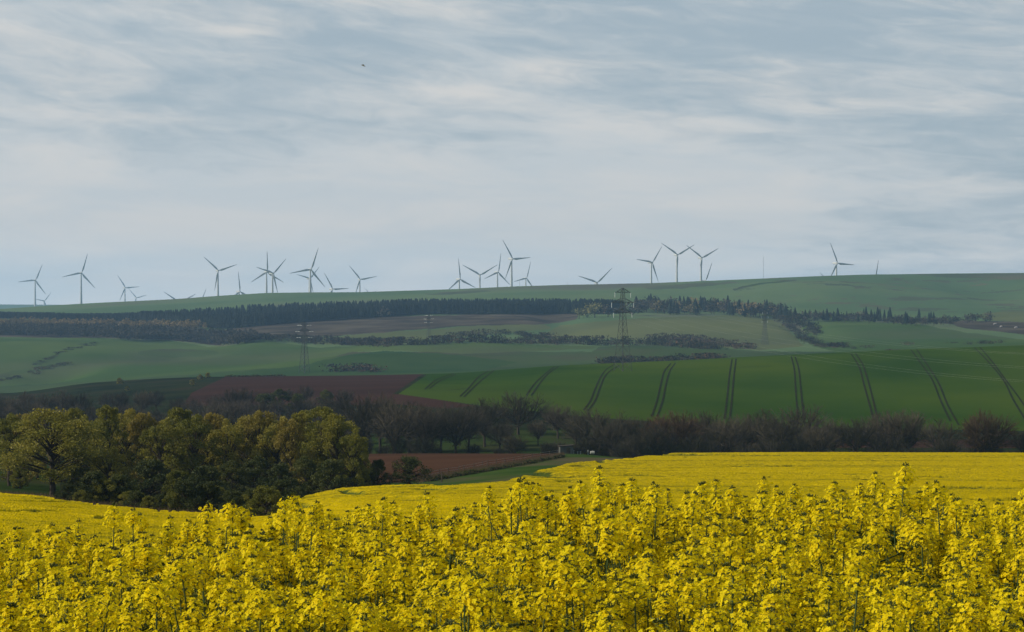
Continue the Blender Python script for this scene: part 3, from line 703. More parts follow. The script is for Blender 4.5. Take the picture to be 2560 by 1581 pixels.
def leafy_tree(seed, H=10, trunk_h=1.0, wid=3.6, mat='leaf', n_clump=66, per=210, leaf=.094, columnar=1.0, shape='dome'):
    r = np.random.default_rng(seed); mb = MB()
    cs = []
    while len(cs) < n_clump:
        t = r.random(); z = trunk_h + (H - trunk_h) * (t ** .8)
        f = (z - trunk_h) / (H - trunk_h)
        rad = wid * (math.sin(math.pi * min(1, (f * .80 + .16))) ** .65) * columnar
        a = r.random() * 2 * math.pi; q = rad * (r.random() ** .4)
        cs.append((q * math.cos(a), q * math.sin(a), z - .5))
    cs = np.array(cs); cr = r.uniform(.45, 1.0, len(cs)) * wid * .27
    C = []
    for c, rad in zip(cs, cr):
        n = int(per * (rad / (wid * .22)) ** 1.6); v = r.normal(size=(n, 3)); v /= np.linalg.norm(v, axis=1)[:, None]
        C.append(c + v * (rad * (r.random(n) ** .38))[:, None] * [1, 1, .8] + [0, 0, .1])
    C = np.concatenate(C); V, q = quads(C, leaf, r=r); CR = mesh_np('crown', V, q, [M[mat]])
    base = np.array([(0, 0, -.5), (.05, 0, trunk_h * .6), (0, .05, trunk_h), (.1, 0, H * .62)]); mb.tube(base, [.27, .22, .2, .06], 8)
    P0 = []; P1 = []
    for c in cs[::1]:
        z = max(.5, c[2] * .62); P0.append((0, 0, min(z, H * .6))); P1.append(c)
    mb.bars(P0, P1, .075, .02, 4)
    return mb.mesh('trunk', [M['bark']]), CR, H

def place_tree(kind, var, px, d, top, lab, cat, group, sx=None, loc=None):
    TR, CR, H = var; p = loc or at(px, d)
    h = (790.5 - top) / F * d - p.z; s = max(h, .4) / H
    root = tag(link(kind, None, loc=p, rot=(0, 0, random.uniform(0, 6.28)), scale=((sx or s), (sx or s), s)), lab, cat, group)
    link('trunk', TR, root); link('crown', CR, root); return root

BARE = [bare_tree(11, trunk_h=3.1), bare_tree(12, spread=1.15, trunk_h=2.5), bare_tree(13, H=10, trunk_h=2.4, spread=1.05), bare_tree(14, spread=.85, trunk_h=3.4), bare_tree(15, H=11, trunk_h=2.9, spread=1.0)]
BARE_RED = [bare_tree(21, mat='twig_red', trunk_h=3.0, N=1500), bare_tree(22, mat='twig_red', spread=1.1)]
SHRUB = [bare_tree(31, H=4.5, trunk_h=.3, spread=1.5, mat='twig_dark', N=520), bare_tree(32, H=5, trunk_h=.3, spread=1.3, mat='twig_dark', N=520), bare_tree(33, H=4, trunk_h=.2, spread=1.8, mat='twig_dark', N=520)]
LEAF = [leafy_tree(41, trunk_h=.6), leafy_tree(42, wid=3.2), leafy_tree(43, H=11, wid=3.0, trunk_h=2), leafy_tree(44, mat='leaf_bronze', wid=3.2), leafy_tree(45, wid=4.2, H=9.5, trunk_h=1.8)]
LDARK = [leafy_tree(51, H=6, trunk_h=.3, wid=3.4, mat='leaf_dark', n_clump=80), leafy_tree(52, H=5, trunk_h=.2, wid=2.8, mat='leaf', n_clump=60), leafy_tree(53, H=8, trunk_h=1.4, wid=3.2, mat='leaf_dark')]

# leafy clump left of the near field: (column, top row, distance, variant list, index, width factor, label)
CL = [
 (132, 1026, 205, 'L', 4, 1.55, 'broad leafy tree with a bare dark trunk, nearest at the far left of the copse'),
 (22, 1034, 232, 'L', 0, 1.0, 'olive green tree cut by the left edge of the photo behind the broad one'),
 (62, 1030, 240, 'B', 3, 1.0, 'bronze tinted tree top left of the broad trunked tree'),
 (185, 1020, 246, 'L', 2, .85, 'tall olive tree directly right of the broad trunked tree'),
 (225, 1034, 226, 'L', 1, .9, 'medium olive tree between the two tallest left crowns of the copse'),
 (268, 1012, 240, 'L', 2, .85, 'pointed olive tree, highest crown in the left half of the copse'),
 (318, 1022, 250, 'L', 0, .9, 'narrow olive tree right of the pointed highest left crown'),
 (362, 1027, 243, 'B', 3, .9, 'brownish tree in the middle of the copse'),
 (405, 1040, 232, 'L', 1, 1.0, 'rounded yellowish tree in the middle of the copse before the double crown'),
 (446, 1018, 246, 'L', 2, .95, 'tall double crowned tree at the middle of the copse'),
 (485, 1036, 236, 'L', 0, .9, 'leaning olive tree right of the double crowned tree'),
 (524, 1028, 244, 'B', 3, .95, 'orange brown tree right of the middle of the copse'),
 (571, 1044, 240, 'L', 1, .9, 'low olive tree in the notch right of the orange brown tree'),
 (612, 1038, 250, 'L', 0, .85, 'slim green tree left of the rusty twin tops'),
 (650, 1022, 243, 'B', 3, .95, 'rust coloured twin topped tree in the right half of the copse'),
 (694, 1038, 238, 'L', 1, .9, 'green tree between the rusty twin tops and the tallest right crown'),
 (728, 1042, 226, 'B', 3, .85, 'bronze tree standing forward left of the tallest right crown'),
 (758, 1026, 242, 'L', 2, .85, 'narrow green tree touching the tallest right crown'),
 (806, 1016, 236, 'L', 2, 1.05, 'tallest bright green crown at the right end of the copse'),
 (845, 1034, 232, 'L', 0, 1.0, 'yellow green tree on the right shoulder of the copse'),
 (880, 1068, 226, 'L', 1, .9, 'last sloping tree at the right end of the copse'),
 (272, 1118, 204, 'L', 1, 1.35, 'domed low green tree in front of the copse right of the broad tree'),
 (375, 1150, 200, 'K', 0, 1.1, 'dark dome shaped bush at the front middle of the copse'),
 (515, 1165, 196, 'K', 0, 1.1, 'large dark dome bush in front of the copse, right of its middle'),
 (450, 1175, 198, 'K', 1, .95, 'small green bush between the two dark dome bushes'),
 (355, 1232, 184, 'K', 1, .7, 'low light green bush at the yellow field edge'),
 (205, 1170, 205, 'K', 0, 1.0, 'dark bush under the right side of the broad tree'),
 (580, 1150, 212, 'K', 2, 1.0, 'dark green tree low in the front right of the copse'),
 (640, 1140, 215, 'K', 2, 1.05, 'deep green tree below the rusty twin tops'),
 (700, 1160, 206, 'K', 0, 1.0, 'dark bush at the foot of the copse right of the deep green tree'),
 (765, 1140, 214, 'K', 2, 1.0, 'deep green tree below the tallest right crown'),
 (830, 1150, 212, 'K', 0, 1.0, 'dark bush at the right foot of the copse'),
 (945, 1150, 232, 'K', 0, .85, 'round dark green bush standing apart right of the copse'),
 (895, 1145, 235, 'K', 0, .9, 'dark bush joining the copse to the round separate bush'),
 (50, 1165, 222, 'K', 1, .8, 'low bush behind the left side of the broad tree'),
]
for px, top, d, vs, vi, w_, lab in CL:
    V_ = {'L': LEAF, 'B': LEAF, 'K': LDARK}[vs][vi]; p = at(px, d); s = ((790.5 - top) / F * d - p.z) / V_[2]
    place_tree('broadleaf_tree' if vs != 'K' else 'bush', V_, px, d, top, lab, 'tree' if vs != 'K' else 'bush', 'leafy trees of the copse by the yellow field' if vs != 'K' else 'bushes around the copse', sx=s * w_)
# extra depth trees inside the copse
for k in range(16):
    px = 40 + k * 52 + random.uniform(-8, 8); d = random.uniform(262, 285); top = random.uniform(1040, 1062)
    place_tree('broadleaf_tree', LEAF[k % 5], px, d, top, 'tree mostly hidden at the back of the copse, %s from the left' % ordinal(k + 1), 'tree', 'back trees of the copse', sx=None)
place_tree('hawthorn_tree', leafy_tree(61, H=5.2, trunk_h=1.5, wid=2.9, mat='leaf_dark', n_clump=75, per=70), 1022, 243, 1140, 'small dark wind-bent tree with a visible trunk right of the round bush', 'tree', None, sx=.93)

for k in range(26):
    px = 175 + k * 29 + random.uniform(-9, 9); e = float(np.interp(px, GX, EDGE)); d = e + random.uniform(16, 30); p = at(px, d); h = random.uniform(1.6, 3.2)
    place_tree('bush', LDARK[k % 2], px, d, 790.5 - (p.z + h) * F / d, 'low dark bush at the foot of the copse, %s from the left' % ordinal(k + 1), 'bush', 'low bushes at the foot of the copse')

# bare tree belts
FR = [ # column, top, distance, variant
 (905, 990, 440, 0), (950, 984, 452, 3), (985, 1000, 425, 1), (1022, 1004, 448, 4), (1062, 1010, 430, 2), (1100, 1016, 450, 0), (1140, 1010, 432, 1), (1172, 1014, 455, 3),
 (1212, 998, 470, 4), (1296, 981, 520, 1), (1250, 1055, 450, 2), (1345, 1050, 470, 3), (1395, 1010, 500, 0), (1440, 1030, 455, 4), (1492, 1022, 432, 1), (1528, 1050, 420, 2), (1590, 1042, 432, 0), (1636, 1060, 415, 4),
 (1682, 1032, 425, 'r'), (1722, 1048, 440, 3), (1768, 1028, 436, 2), (1815, 1045, 422, 1), (1862, 1034, 438, 0), (1905, 1026, 445, 4), (1944, 1042, 428, 2), (2000, 1014, 442, 1), (2042, 1062, 420, 2),
 (2084, 1048, 435, 3), (2142, 1050, 432, 0), (2186, 1034, 446, 4), (2226, 1028, 440, 1), (2270, 1026, 438, 3), (2352, 1050, 430, 4), (2466, 1030, 428, 'r'), (2562, 1072, 430, 0)]
for k, (px, top, d, v) in enumerate(FR):
    V_ = BARE_RED[0] if v == 'r' else BARE[v]; p = at(px, d); s = ((790.5 - top) / F * d - p.z) / V_[2]
    lab = 'bare winter tree, %s from the left in the long row beyond the near fields' % ordinal(k + 1)
    if v == 'r': lab = ['', 'reddish brown domed tree left of the middle of the long bare row', 'round russet crowned tree near the right end of the long bare row'][1 if px < 2000 else 2]
    if k == 9: lab = 'largest bare tree, wide crowned, standing before the green crop field left of the pylon'
    place_tree('bare_tree', V_, px, d, top, lab, 'tree', 'bare trees in the row beyond the near fields', sx=s * {1296: 1.45, 1492: 1.5, 1682: 1.4, 2466: 1.2, 2270: 1.3, 2000: 1.25, 1395: 1.15, 1862: 1.2, 2142: 1.15}.get(px, 1.05))
n_ = 0
for k in range(30):
    px = 900 + k * 31 + random.uniform(-9, 9); d = random.uniform(455, 560); top = random.uniform(1042, 1066) + (18 if px > 1550 else 0)
    if k % 2 and px > 1150 or px > 1990: continue
    n_ += 1
    place_tree('bare_tree', random.choice(BARE), px, d, top, 'thin bare tree in the second line behind the long row, %s from the left' % ordinal(n_), 'tree', 'bare trees of the second line')
n_ = 0
for k in range(46):
    px = 880 + k * 37 + random.uniform(-10, 10); d = random.uniform(408, 432); top = random.uniform(1086, 1120)
    if random.random() < (.75 if px > 2050 else .1): continue
    n_ += 1
    place_tree('bare_shrub', random.choice(SHRUB), px, d, top, 'low bare thorn shrub under the long tree row, %s from the left' % ordinal(n_), 'shrub', 'thorn shrubs under the long tree row')
n_ = 0
for row_, (d0, d1, t0, t1, step) in enumerate([(560, 620, 1000, 1025, 42), (640, 720, 972, 997, 46), (470, 520, 1030, 1050, 44)]):
    for k in range(int(960 / step)):
        px = -20 + k * step + random.uniform(-12, 12); d = random.uniform(d0, d1); top = random.uniform(t0, t1) - 18 * max(0, (px - 500) / 500); n_ += 1
        place_tree('bare_tree', random.choice(BARE), px, d, top, 'dim bare tree on the slope behind the copse, %s row, %s from left' % (['middle', 'rear', 'front'][row_], ordinal(k + 1)), 'tree', 'bare trees on the dark slope behind the copse')
for k, (px, top, d, v, lab) in enumerate([(700, 972, 640, 2, 'dark green round tree against the upper red field'), (745, 985, 630, 0, 'dark bush between two round trees below the upper red field'), (815, 974, 650, 2, 'small dark green tree right of the round one below the upper red field'),
        (660, 985, 625, 0, 'dark bush left of the round tree below the upper red field')]):
    place_tree('broadleaf_tree', LDARK[v], px, d, top, lab, 'tree', None)
for px, d, h, lab in [(300, 1060, 3.6, 'dark bush alone on the crest of the left slope'), (520, 1085, 3.0, 'small bush at the left corner of the upper red field'), (318, 950, 2.6, 'small dark bush just below the crest bush on the left slope'), (500, 1040, 3.2, 'bush left of the upper red field corner'), (480, 960, 3, 'bush on the left slope below the field corner')]:
    p = at(px, d); place_tree('bush', LDARK[1], px, d, 790.5 - (p.z + h) * F / d, lab, 'bush', None)
# thin dark hedge along the top of the upper red field
HB = [leafy_tree(71, H=2.2, trunk_h=.1, wid=1.9, mat='leaf_dark', n_clump=12, per=30, leaf=.22)]
n_ = 0
for px in range(570, 710, 9):
    d = 1098; p = at(px, d); n_ += 1
    place_tree('hedge_bush', HB[0], px, d, 790.5 - (p.z + random.uniform(.9, 1.5)) * F / d, 'dark hedge bush along the upper red field, %s from left' % ordinal(n_), 'hedge', 'hedge along the top of the upper red field', sx=1.1)

# low-detail far trees
def blob(seed, H, wid, mat, n=170, leaf=.75):
    r = np.random.default_rng(seed); C = []
    for k in range(9):
        c = np.array([r.normal() * wid * .4, r.normal() * wid * .4, H * r.uniform(.35, .8)]); v = r.normal(size=(n // 9, 3)); v /= np.linalg.norm(v, axis=1)[:, None]
        C.append(c + v * wid * .42 * (r.random(n // 9) ** .4)[:, None])
    C = np.concatenate(C); C[:, 2] = np.clip(C[:, 2], .2, H); V, q = quads(C, leaf, r=r); mb = MB(); mb.tube([(0, 0, -1), (0, 0, H * .6)], [.35, .12], 5)
    return mb.mesh('trunk', [M['bark']]), mesh_np('crown', V, q, [M[mat]]), H
def conifer_arrays(seed, H=15., wid=2.6, layers=9, k=9):
    r = np.random.default_rng(seed); V = []; q = []
    for i in range(layers):
        t = i / layers; z0 = H * (.12 + .86 * t); rad = wid * (1 - t) ** .8 + .25; zt = z0 + H * .17
        for j in range(k):
            a = 2 * math.pi * (j + r.random()) / k; w2 = rad * .42; rr = rad * r.uniform(.7, 1.15); n = len(V)
            tip = (rr * math.cos(a), rr * math.sin(a), z0 - r.random() * .9); s = (-math.sin(a) * w2, math.cos(a) * w2)
            V += [(0, 0, zt), (tip[0] * .6 + s[0], tip[1] * .6 + s[1], z0 + .6), tip, (tip[0] * .6 - s[0], tip[1] * .6 - s[1], z0 + .6)]; q.append([n, n + 1, n + 2, n + 3])
    return np.array(V), np.array(q)
def conifer_var(seed, **kw):
    V, q = conifer_arrays(seed, **kw); mb = MB(); mb.tube([(0, 0, -1), (0, 0, 13.5)], [.3, .05], 5)
    return mb.mesh('trunk', [M['bark']]), mesh_np('crown', V, q, [M['conifer']]), 15.5
CON = [conifer_var(81, wid=3.6), conifer_var(82, wid=3.0), conifer_var(83, wid=4.2)]
BF = [blob(91, 10, 7, 'twig'), blob(92, 11, 6, 'gorse'), blob(93, 9, 7, 'larch'), blob(94, 10, 8, 'leaf_pale', 260, .6)]

def stuff_trees(name, spots, arrays, mat):
    Vs = []; Qs = []; n = 0
    for (p, h, s, a, k) in spots:
        V, q, H = arrays[k]; ca, sa = math.cos(a), math.sin(a); U = V * [s, s, h / H]; U = np.stack([U[:, 0] * ca - U[:, 1] * sa, U[:, 0] * sa + U[:, 1] * ca, U[:, 2]], -1) + np.array(p)
        Vs.append(U); Qs.append(q + n); n += len(V)
    return tag(link(name, mesh_np(name, np.concatenate(Vs), np.concatenate(Qs), [mat])), kind='stuff')
CA = [(*conifer_arrays(100 + k, layers=7, k=7, wid=w_), 15.) for k, w_ in enumerate((3.0, 3.4, 3.8, 2.8))]
lowl = ([-300, 0, 300, 430, 560, 700, 900, 1060, 1500, 1560], [800, 797, 803, 812, 824, 811, 797, 787, 785, 782])
topl = ([-300, 0, 300, 500, 640, 760, 900, 1060, 1500, 1560], [786, 785, 780, 767, 757, 752, 748, 743, 744, 750])
sp = []
for k in range(4600):
    px = rng.uniform(-300, 1560); lo = np.interp(px, *lowl); hi = np.interp(px, *topl); hgt = rng.uniform(13, 15.2) * (.6 if px < 350 else 1)
    r_ = lo - (lo - hi - hgt * F / 2400) * rng.random() ** 1.0 if lo - hi > hgt * F / 2400 else lo - 2
    if k % 3 == 0: r_ = lo - rng.random() * 2
    d = d_at(px, r_, 2000, 2900); sp.append((tuple(at(px, d)), hgt, rng.uniform(1.1, 1.6), rng.random() * 6, int(rng.integers(4))))
o = stuff_trees('conifer_plantation', sp, CA, M['conifer'])
o['label'] = 'long dark conifer plantation below the ridge'; o['category'] = 'woodland'
def blob_arrays(seed, H=10, wid=6, n=60, leaf=.9):
    r = np.random.default_rng(seed); v = r.normal(size=(n, 3)); v /= np.linalg.norm(v, axis=1)[:, None]
    C = np.array([0, 0, H * .58]) + v * [wid * .5, wid * .5, H * .42] * (r.random(n) ** .3)[:, None]; V, q = quads(C, leaf, r=r); return V, q, H
BA = [blob_arrays(110 + k) for k in range(4)]
def wood(name, n, xr, low, high, hgt, mat, lab, d0=1900, d1=2700):
    sp = []
    for k in range(n):
        px = rng.uniform(*xr); lo = np.interp(px, *low); hi = np.interp(px, *high); d = d_at(px, lo - (lo - hi) * rng.random(), d0, d1)
        sp.append((tuple(at(px, d)), rng.uniform(*hgt), rng.uniform(.8, 1.3), rng.random() * 6, int(rng.integers(4))))
    o = stuff_trees(name, sp, BA, mat); o['label'] = lab; o['category'] = 'woodland'
wood('larch_woodland', 420, (-300, 520), ([-300, 250, 520], [822, 826, 832]), ([-300, 250, 520], [812, 815, 822]), (8, 12), M['larch'], 'tawny yellow woodland under the dark conifers at left')
wood('bare_woodland', 1500, (-300, 640), ([-300, 0, 240, 330, 430, 560, 640], [842, 838, 847, 854, 852, 868, 856]), ([-300, 250, 520, 640], [822, 826, 836, 845]), (7, 10.5), M['twig'], 'dull bare woodland above the left pasture')
wood('mixed_woodland', 260, (560, 1010), ([560, 650, 780, 900, 1010], [866, 852, 866, 866, 862]), ([560, 650, 780, 900, 1010], [856, 844, 850, 856, 856]), (4, 7), M['gorse'], 'patchy dark wood behind the grassy hump')

n_ = 0
for k in range(90):                       # mixed trees right of the plantation
    px = 1590 + k * 4.2 + random.uniform(-3, 3); lo = np.interp(px, [1590, 1800, 1960], [786, 790, 800]); r_ = lo - random.random() * 14; d = d_at(px, r_, 2100, 2900)
    con = random.random() < .32; n_ += 1
    v = random.choice(CON) if con else random.choice(BF[:3]); tr = r_ - (random.uniform(32, 40) if con else random.uniform(27, 38))
    place_tree('conifer_tree' if con else 'bare_tree', v, px, d, tr, '%s in the clump right of the main pylon, %s from left' % ('dark conifer' if con else 'brownish bare tree', ordinal(n_)), 'tree', 'mixed clump right of the main pylon', sx=random.uniform(1.2, 1.8))
n_ = 0
for k in range(102):                       # line of trees along the right hill foot
    px = 1972 + k * 5.0 + random.uniform(-3, 3); r_ = np.interp(px, [1972, 2150, 2300, 2400, 2490], [806, 808, 816, 815, 806]) - random.random() * 8; d = d_at(px, r_, 2000, 2900); n_ += 1
    con = random.random() < .3 and px < 2350; v = random.choice(CON) if con else random.choice(BF[:2]); tr = r_ - (random.uniform(24, 38) if con else random.uniform(16, 27))
    if px > 2380 and random.random() < .5: continue
    place_tree('conifer_tree' if con else 'bare_tree', v, px, d, tr, '%s in the line below the right hill, %s from left' % ('dark conifer' if con else 'bluish bare tree', ordinal(n_)), 'tree', 'tree line at the foot of the right hill')
for px, top, row, v, sx, lab in [(797, 772, 800, 3, 1.0, 'pale green round tree in front of the conifers above the dark pylon'), (773, 785, 802, 3, .6, 'smaller pale tree just left of the pale round tree before the conifers'), (1448, 771, 798, 3, 1.3, 'pale yellow-green tree in front of the end of the conifer plantation'),
        (1487, 757, 795, 3, 1.3, 'large pale tree left of the main pylon among brown trees'), (1520, 760, 793, 0, 1.2, 'brown bare tree just left of the main pylon'), (1468, 772, 795, 0, 1.0, 'brown bare tree between the two pale trees'), (1550, 760, 792, 1, 1.2, 'dark tree directly behind the main pylon'),
        (1580, 756, 790, 0, 1.2, 'grey brown tree just right of the main pylon'), (955, 765, 795, 0, 1.0, 'single greyish tree against the middle of the conifer plantation')]:
    d = d_at(px, row, 2000, 2900); p = at(px, d); s = ((790.5 - top) / F * d - p.z) / BF[v][2]
    place_tree('broadleaf_tree', BF[v], px, d, top, lab, 'tree', None, sx=s * sx)

# gorse and scrub bushes
GB = [blob(121, 4, 6, 'gorse', 150, .55), blob(122, 4, 7, 'gorse_brown', 150, .55), blob(123, 3.5, 6, 'gorse', 130, .5)]
bands = [
 ('gorse bank across the middle distance', [(860, 862), (960, 866), (1060, 862), (1160, 855), (1260, 858), (1380, 860)], 44, (8, 20), 1700, 2300),
 ('gorse mound left of the pale field', [(1100, 850), (1180, 838), (1300, 836), (1330, 850), (1370, 842)], 26, (7, 13), 1800, 2300),
 ('gorse bank behind the main pylon', [(1380, 858), (1500, 862), (1620, 862), (1720, 868), (1790, 876)], 40, (10, 22), 1700, 2300),
 ('russet bushes right of the main pylon', [(1640, 850), (1720, 850), (1800, 862), (1870, 874)], 22, (8, 16), 1700, 2300),
 ('dark gorse just beyond the crop field crest', [(1510, 914), (1560, 911), (1660, 906), (1760, 901), (1795, 899)], 34, (8, 20), 1450, 1800),
 ('gorse along the gully below the right trees', [(1965, 812), (1990, 830), (2010, 850), (2050, 866), (2100, 872)], 30, (5, 12), 1700, 2500),
 ('dark wood filling the head of the gully', [(1940, 800), (1990, 812), (2030, 822), (2040, 840)], 18, (10, 20), 1900, 2500),
 ('scattering behind the upper red field', [(840, 930), (900, 926), (930, 930)], 9, (8, 20), 1400, 1700),
 ('hedge climbing the left pasture', [(90, 912), (130, 890), (180, 872), (240, 860)], 22, (2, 4), 1500, 2200),
 ('dark hollow in the left pasture', [(85, 935), (110, 922), (160, 912), (0, 955), (40, 945)], 16, (4, 9), 1400, 2000),
 ('bushes at the foot of the right pasture', [(2090, 868), (2110, 870), (2140, 872), (2400, 858), (2460, 868), (2500, 870)], 12, (3, 9), 1600, 2400),
 ('reddish patch beyond the right tramlines', [(2235, 882), (2262, 884)], 5, (6, 9), 1400, 1800),
]
for name, line, n, (h0, h1), d0, d1 in bands:
    line = np.array(line, float); n = int(n * 1.1); tt = np.linspace(0, len(line) - 1, n)
    for k, t in enumerate(tt):
        px = np.interp(t, range(len(line)), line[:, 0]) + random.uniform(-6, 6); r_ = np.interp(t, range(len(line)), line[:, 1]) + random.uniform(-2, 2)
        d = d_at(px, r_, d0, d1); p = at(px, d); hpx = random.uniform(h0, h1); v = 1 if ('russet' in name or 'reddish' in name or random.random() < .3) else random.choice((0, 2))
        place_tree('gorse_bush', GB[v], px, d, 790.5 - p.z * F / d - hpx, 'bush in the %s, %s from left' % (name, ordinal(k + 1)), 'gorse bush', name, sx=random.uniform(1.1, 1.8) * (.55 if hpx < 8 else 1))
# pale stones on the right moor
M['stone'] = make_mat('pale stone', [(.28, .26, .25), (.38, .36, .34)], 2)
for k, (px, r_, w_) in enumerate([(2488, 812, 2.4), (2503, 819, 1.6), (2540, 821, 2.0)]):
    d = d_at(px, r_, 2000, 2700); mb = MB(); mb.tube([(-w_, 0, .3), (-w_ * .4, .2, .9), (w_ * .5, 0, 1.1), (w_, -.1, .4)], [.3, .9, .8, .25], 7, cap=True)
    tag(link('boulder', mb.mesh('boulder', [M['stone']]), loc=at(px, d)), '%s pale boulder on the brown moor at the right edge' % ['leftmost', 'smallest middle', 'rightmost'][k], 'boulder', 'pale boulders on the right moor')

# ------------------------------------------------------------------ fence, hedge and clutter beside the lower red field
M['wood'] = make_mat('weathered fence wood', [(.045, .036, .028), (.09, .07, .055)], 3)
M['white'] = make_mat('dirty white plastic', [(.34, .34, .30), (.42, .41, .36)], 2, rough=.5)
FL = [(1054, 1204), (1075, 1200), (1097, 1195), (1120, 1191), (1146, 1187), (1160, 1183), (1184, 1179), (1207, 1174), (1219, 1170), (1240, 1168), (1262, 1164), (1285, 1161), (1308, 1157), (1330, 1152), (1352, 1149), (1374, 1145), (1396, 1141)]
fence = tag(link('fence', None, loc=at(1054, d_at(1054, 1204, 240, 390))), 'post and wire fence along the lower red field', 'fence')
bpy.context.view_layer.update()
mb = MB(); mb.tube([(0, 0, -.3), (0, 0, 1.3)], [.075, .065], 6, cap=True); POST = mb.mesh('post', [M['wood']])
fp = []
for px, r_ in FL:
    p = at(px, d_at(px, r_, 240, 390)); fp.append(p); q = p - fence.location; link('post', POST, fence, q, (random.uniform(-.06, .06), random.uniform(-.06, .06), 0))
mb = MB()
for hgt in (.4, .8, 1.15): mb.tube([tuple(p - fence.location + Vector((0, 0, hgt))) for p in fp], .012, 4)
link('wire', mb.mesh('wire', [M['steel']]), fence)
mb = MB(); mb.tube([(0, 0, -.3), (0, 0, 1.5)], [.1, .09], 6, cap=True)
tag(link('gate_post', mb.mesh('gate_post', [M['wood']]), loc=at(1104, 262, 0)), 'thick dark post standing at the edge of the yellow field below the fence', 'post')
mb = MB(); mb.tube([(0, 0, 0), (.1, 0, .9), (.15, .1, 1.5)], [.13, .1, .08], 6, cap=True)
n_ = 0
for t in np.linspace(0, 1, 40):
    px = 1075 + t * 330; r_ = np.interp(px, [1050, 1250, 1404], [1204, 1170, 1141]) + 3.5; d = d_at(px, r_, 240, 392); n_ += 1
    p = at(px, d); place_tree('hedge_bush', HB[0], px, d, 790.5 - (p.z + random.uniform(.35, .8)) * F / d, 'low bramble bush below the fence, %s from the left' % ordinal(n_), 'bush', 'bramble bushes below the fence', sx=random.uniform(.4, .6))
# tall dry grass along the fence and the verge: nobody could count the blades
M['drygrass'] = make_mat('tall dry grass', [(.13, .095, .05), (.22, .16, .09)], 1.5, transl=.3)
P0 = []; P1 = []
for k in range(9000):
    t = rng.random(); px = 1040 + t * 370; r_ = np.interp(px, [1050, 1250, 1404], [1204, 1170, 1141]) + rng.normal() * 1.6; d = d_at(px, r_, 240, 392); p = at(px, d); P0.append(tuple(p)); P1.append((p.x + rng.normal() * .15, p.y + rng.normal() * .15, p.z + rng.uniform(.3, .75)))
for k in range(14000):
    px = rng.uniform(-100, 720); e = np.interp(px, GX, EDGE); p = at(px, e + rng.uniform(12, 30)); P0.append(tuple(p)); P1.append((p.x + rng.normal() * .15, p.y + rng.normal() * .15, p.z + rng.uniform(.3, .8)))
mb = MB(); mb.bars(P0, P1, .03, .008, 3); o = tag(link('dry_grass', mb.mesh('dry_grass', [M['drygrass']])), 'tall dry grass along the fence and copse edge', 'grass', None, 'stuff')

# shed, tank and bits at the field corner
dS = 388
mb = MB(); mb.box((0, 0, .75), (1.35, .9, .75)); shed = tag(link('shed', None, loc=at(1415, dS), rot=(0, 0, .15)), 'low dark shed with a pale roof edge at the corner of the lower red field', 'shed')
link('wall', mb.mesh('wall', [M['steel_dark']]), shed)
mb = MB(); mb.add([(-1.6, -1.1, 1.5), (1.6, -1.1, 1.72), (1.6, 1.1, 1.72), (-1.6, 1.1, 1.5), (-1.6, -1.1, 1.6), (1.6, -1.1, 1.82), (1.6, 1.1, 1.82), (-1.6, 1.1, 1.6)], [[0, 3, 2, 1], [4, 5, 6, 7], [0, 1, 5, 4], [1, 2, 6, 5], [2, 3, 7, 6], [3, 0, 4, 7]]); link('roof', mb.mesh('roof', [M['bark']]), shed)
mb = MB(); mb.box((.35, -.93, .65), (.4, .03, .6)); link('door', mb.mesh('door', [M['wood']]), shed)
mb = MB(); mb.tube([(-.45, 0, .35), (-.4, 0, .35), (.4, 0, .35), (.45, 0, .35)], [.2, .33, .33, .2], 10, cap=True); mb.tube([(0, 0, .6), (0, 0, .75)], .1, 6, cap=True)
tag(link('water_tank', mb.mesh('water_tank', [M['white']]), loc=at(1481, 392, .15)), 'small dirty white tank at the foot of the bare trees right of the shed', 'tank')
for px, hgt, lab in [(1434, .8, 'short pale post beside the shed'), (1444, .55, 'stubby pale post right of the shed'), (1451, .6, 'third short pale post between shed and white tank'), (1470, 1.0, 'tall thin pale stake left of the white tank')]:
    mb = MB(); mb.tube([(0, 0, -.2), (.02, 0, hgt)], [.12, .09], 6, cap=True); mb.tube([(-.18, 0, hgt * .8), (.2, 0, hgt * .85)], .05, 5, cap=True)
    tag(link('marker_post', mb.mesh('marker_post', [M['steel']]), loc=at(px, 389)), lab, 'post', 'pale posts by the shed')

# bird
M['bird'] = make_mat('dark bird plumage', [(.40, .40, .40), (.5, .5, .5)], 8)
mb = MB(); mb.tube([(-.13, 0, 0), (-.09, 0, .01), (0, 0, .015), (.07, 0, .0), (.13, 0, -.01), (.2, 0, -.005)], [.004, .02, .03, .024, .012, .015], 8, cap=True)
bd = bpy.data.objects.new('bird', None); bd = tag(link('bird', mb.mesh('bird', [M['bird']], True), loc=((907 - CX) / F * 90, 90, (790.5 - 164.5) / F * 90), rot=(.2, .3, .4), scale=.7), 'small dark bird flying high in the cloudy sky', 'bird')
for s in (-1, 1):
    mb = MB(); mb.add([(-.05, 0, .02), (.05, 0, .02), (.06, s * .13, .07), (-.03, s * .14, .08), (.09, s * .27, .02), (.05, s * .28, .02), (-.05, 0, .03), (.05, 0, .03), (.06, s * .13, .08), (-.03, s * .14, .09), (.09, s * .27, .025), (.05, s * .28, .025)],
            [[0, 1, 2, 3], [3, 2, 4, 5], [6, 9, 8, 7], [9, 11, 10, 8]]); link('wing', mb.mesh('wing', [M['bird']]), bd)

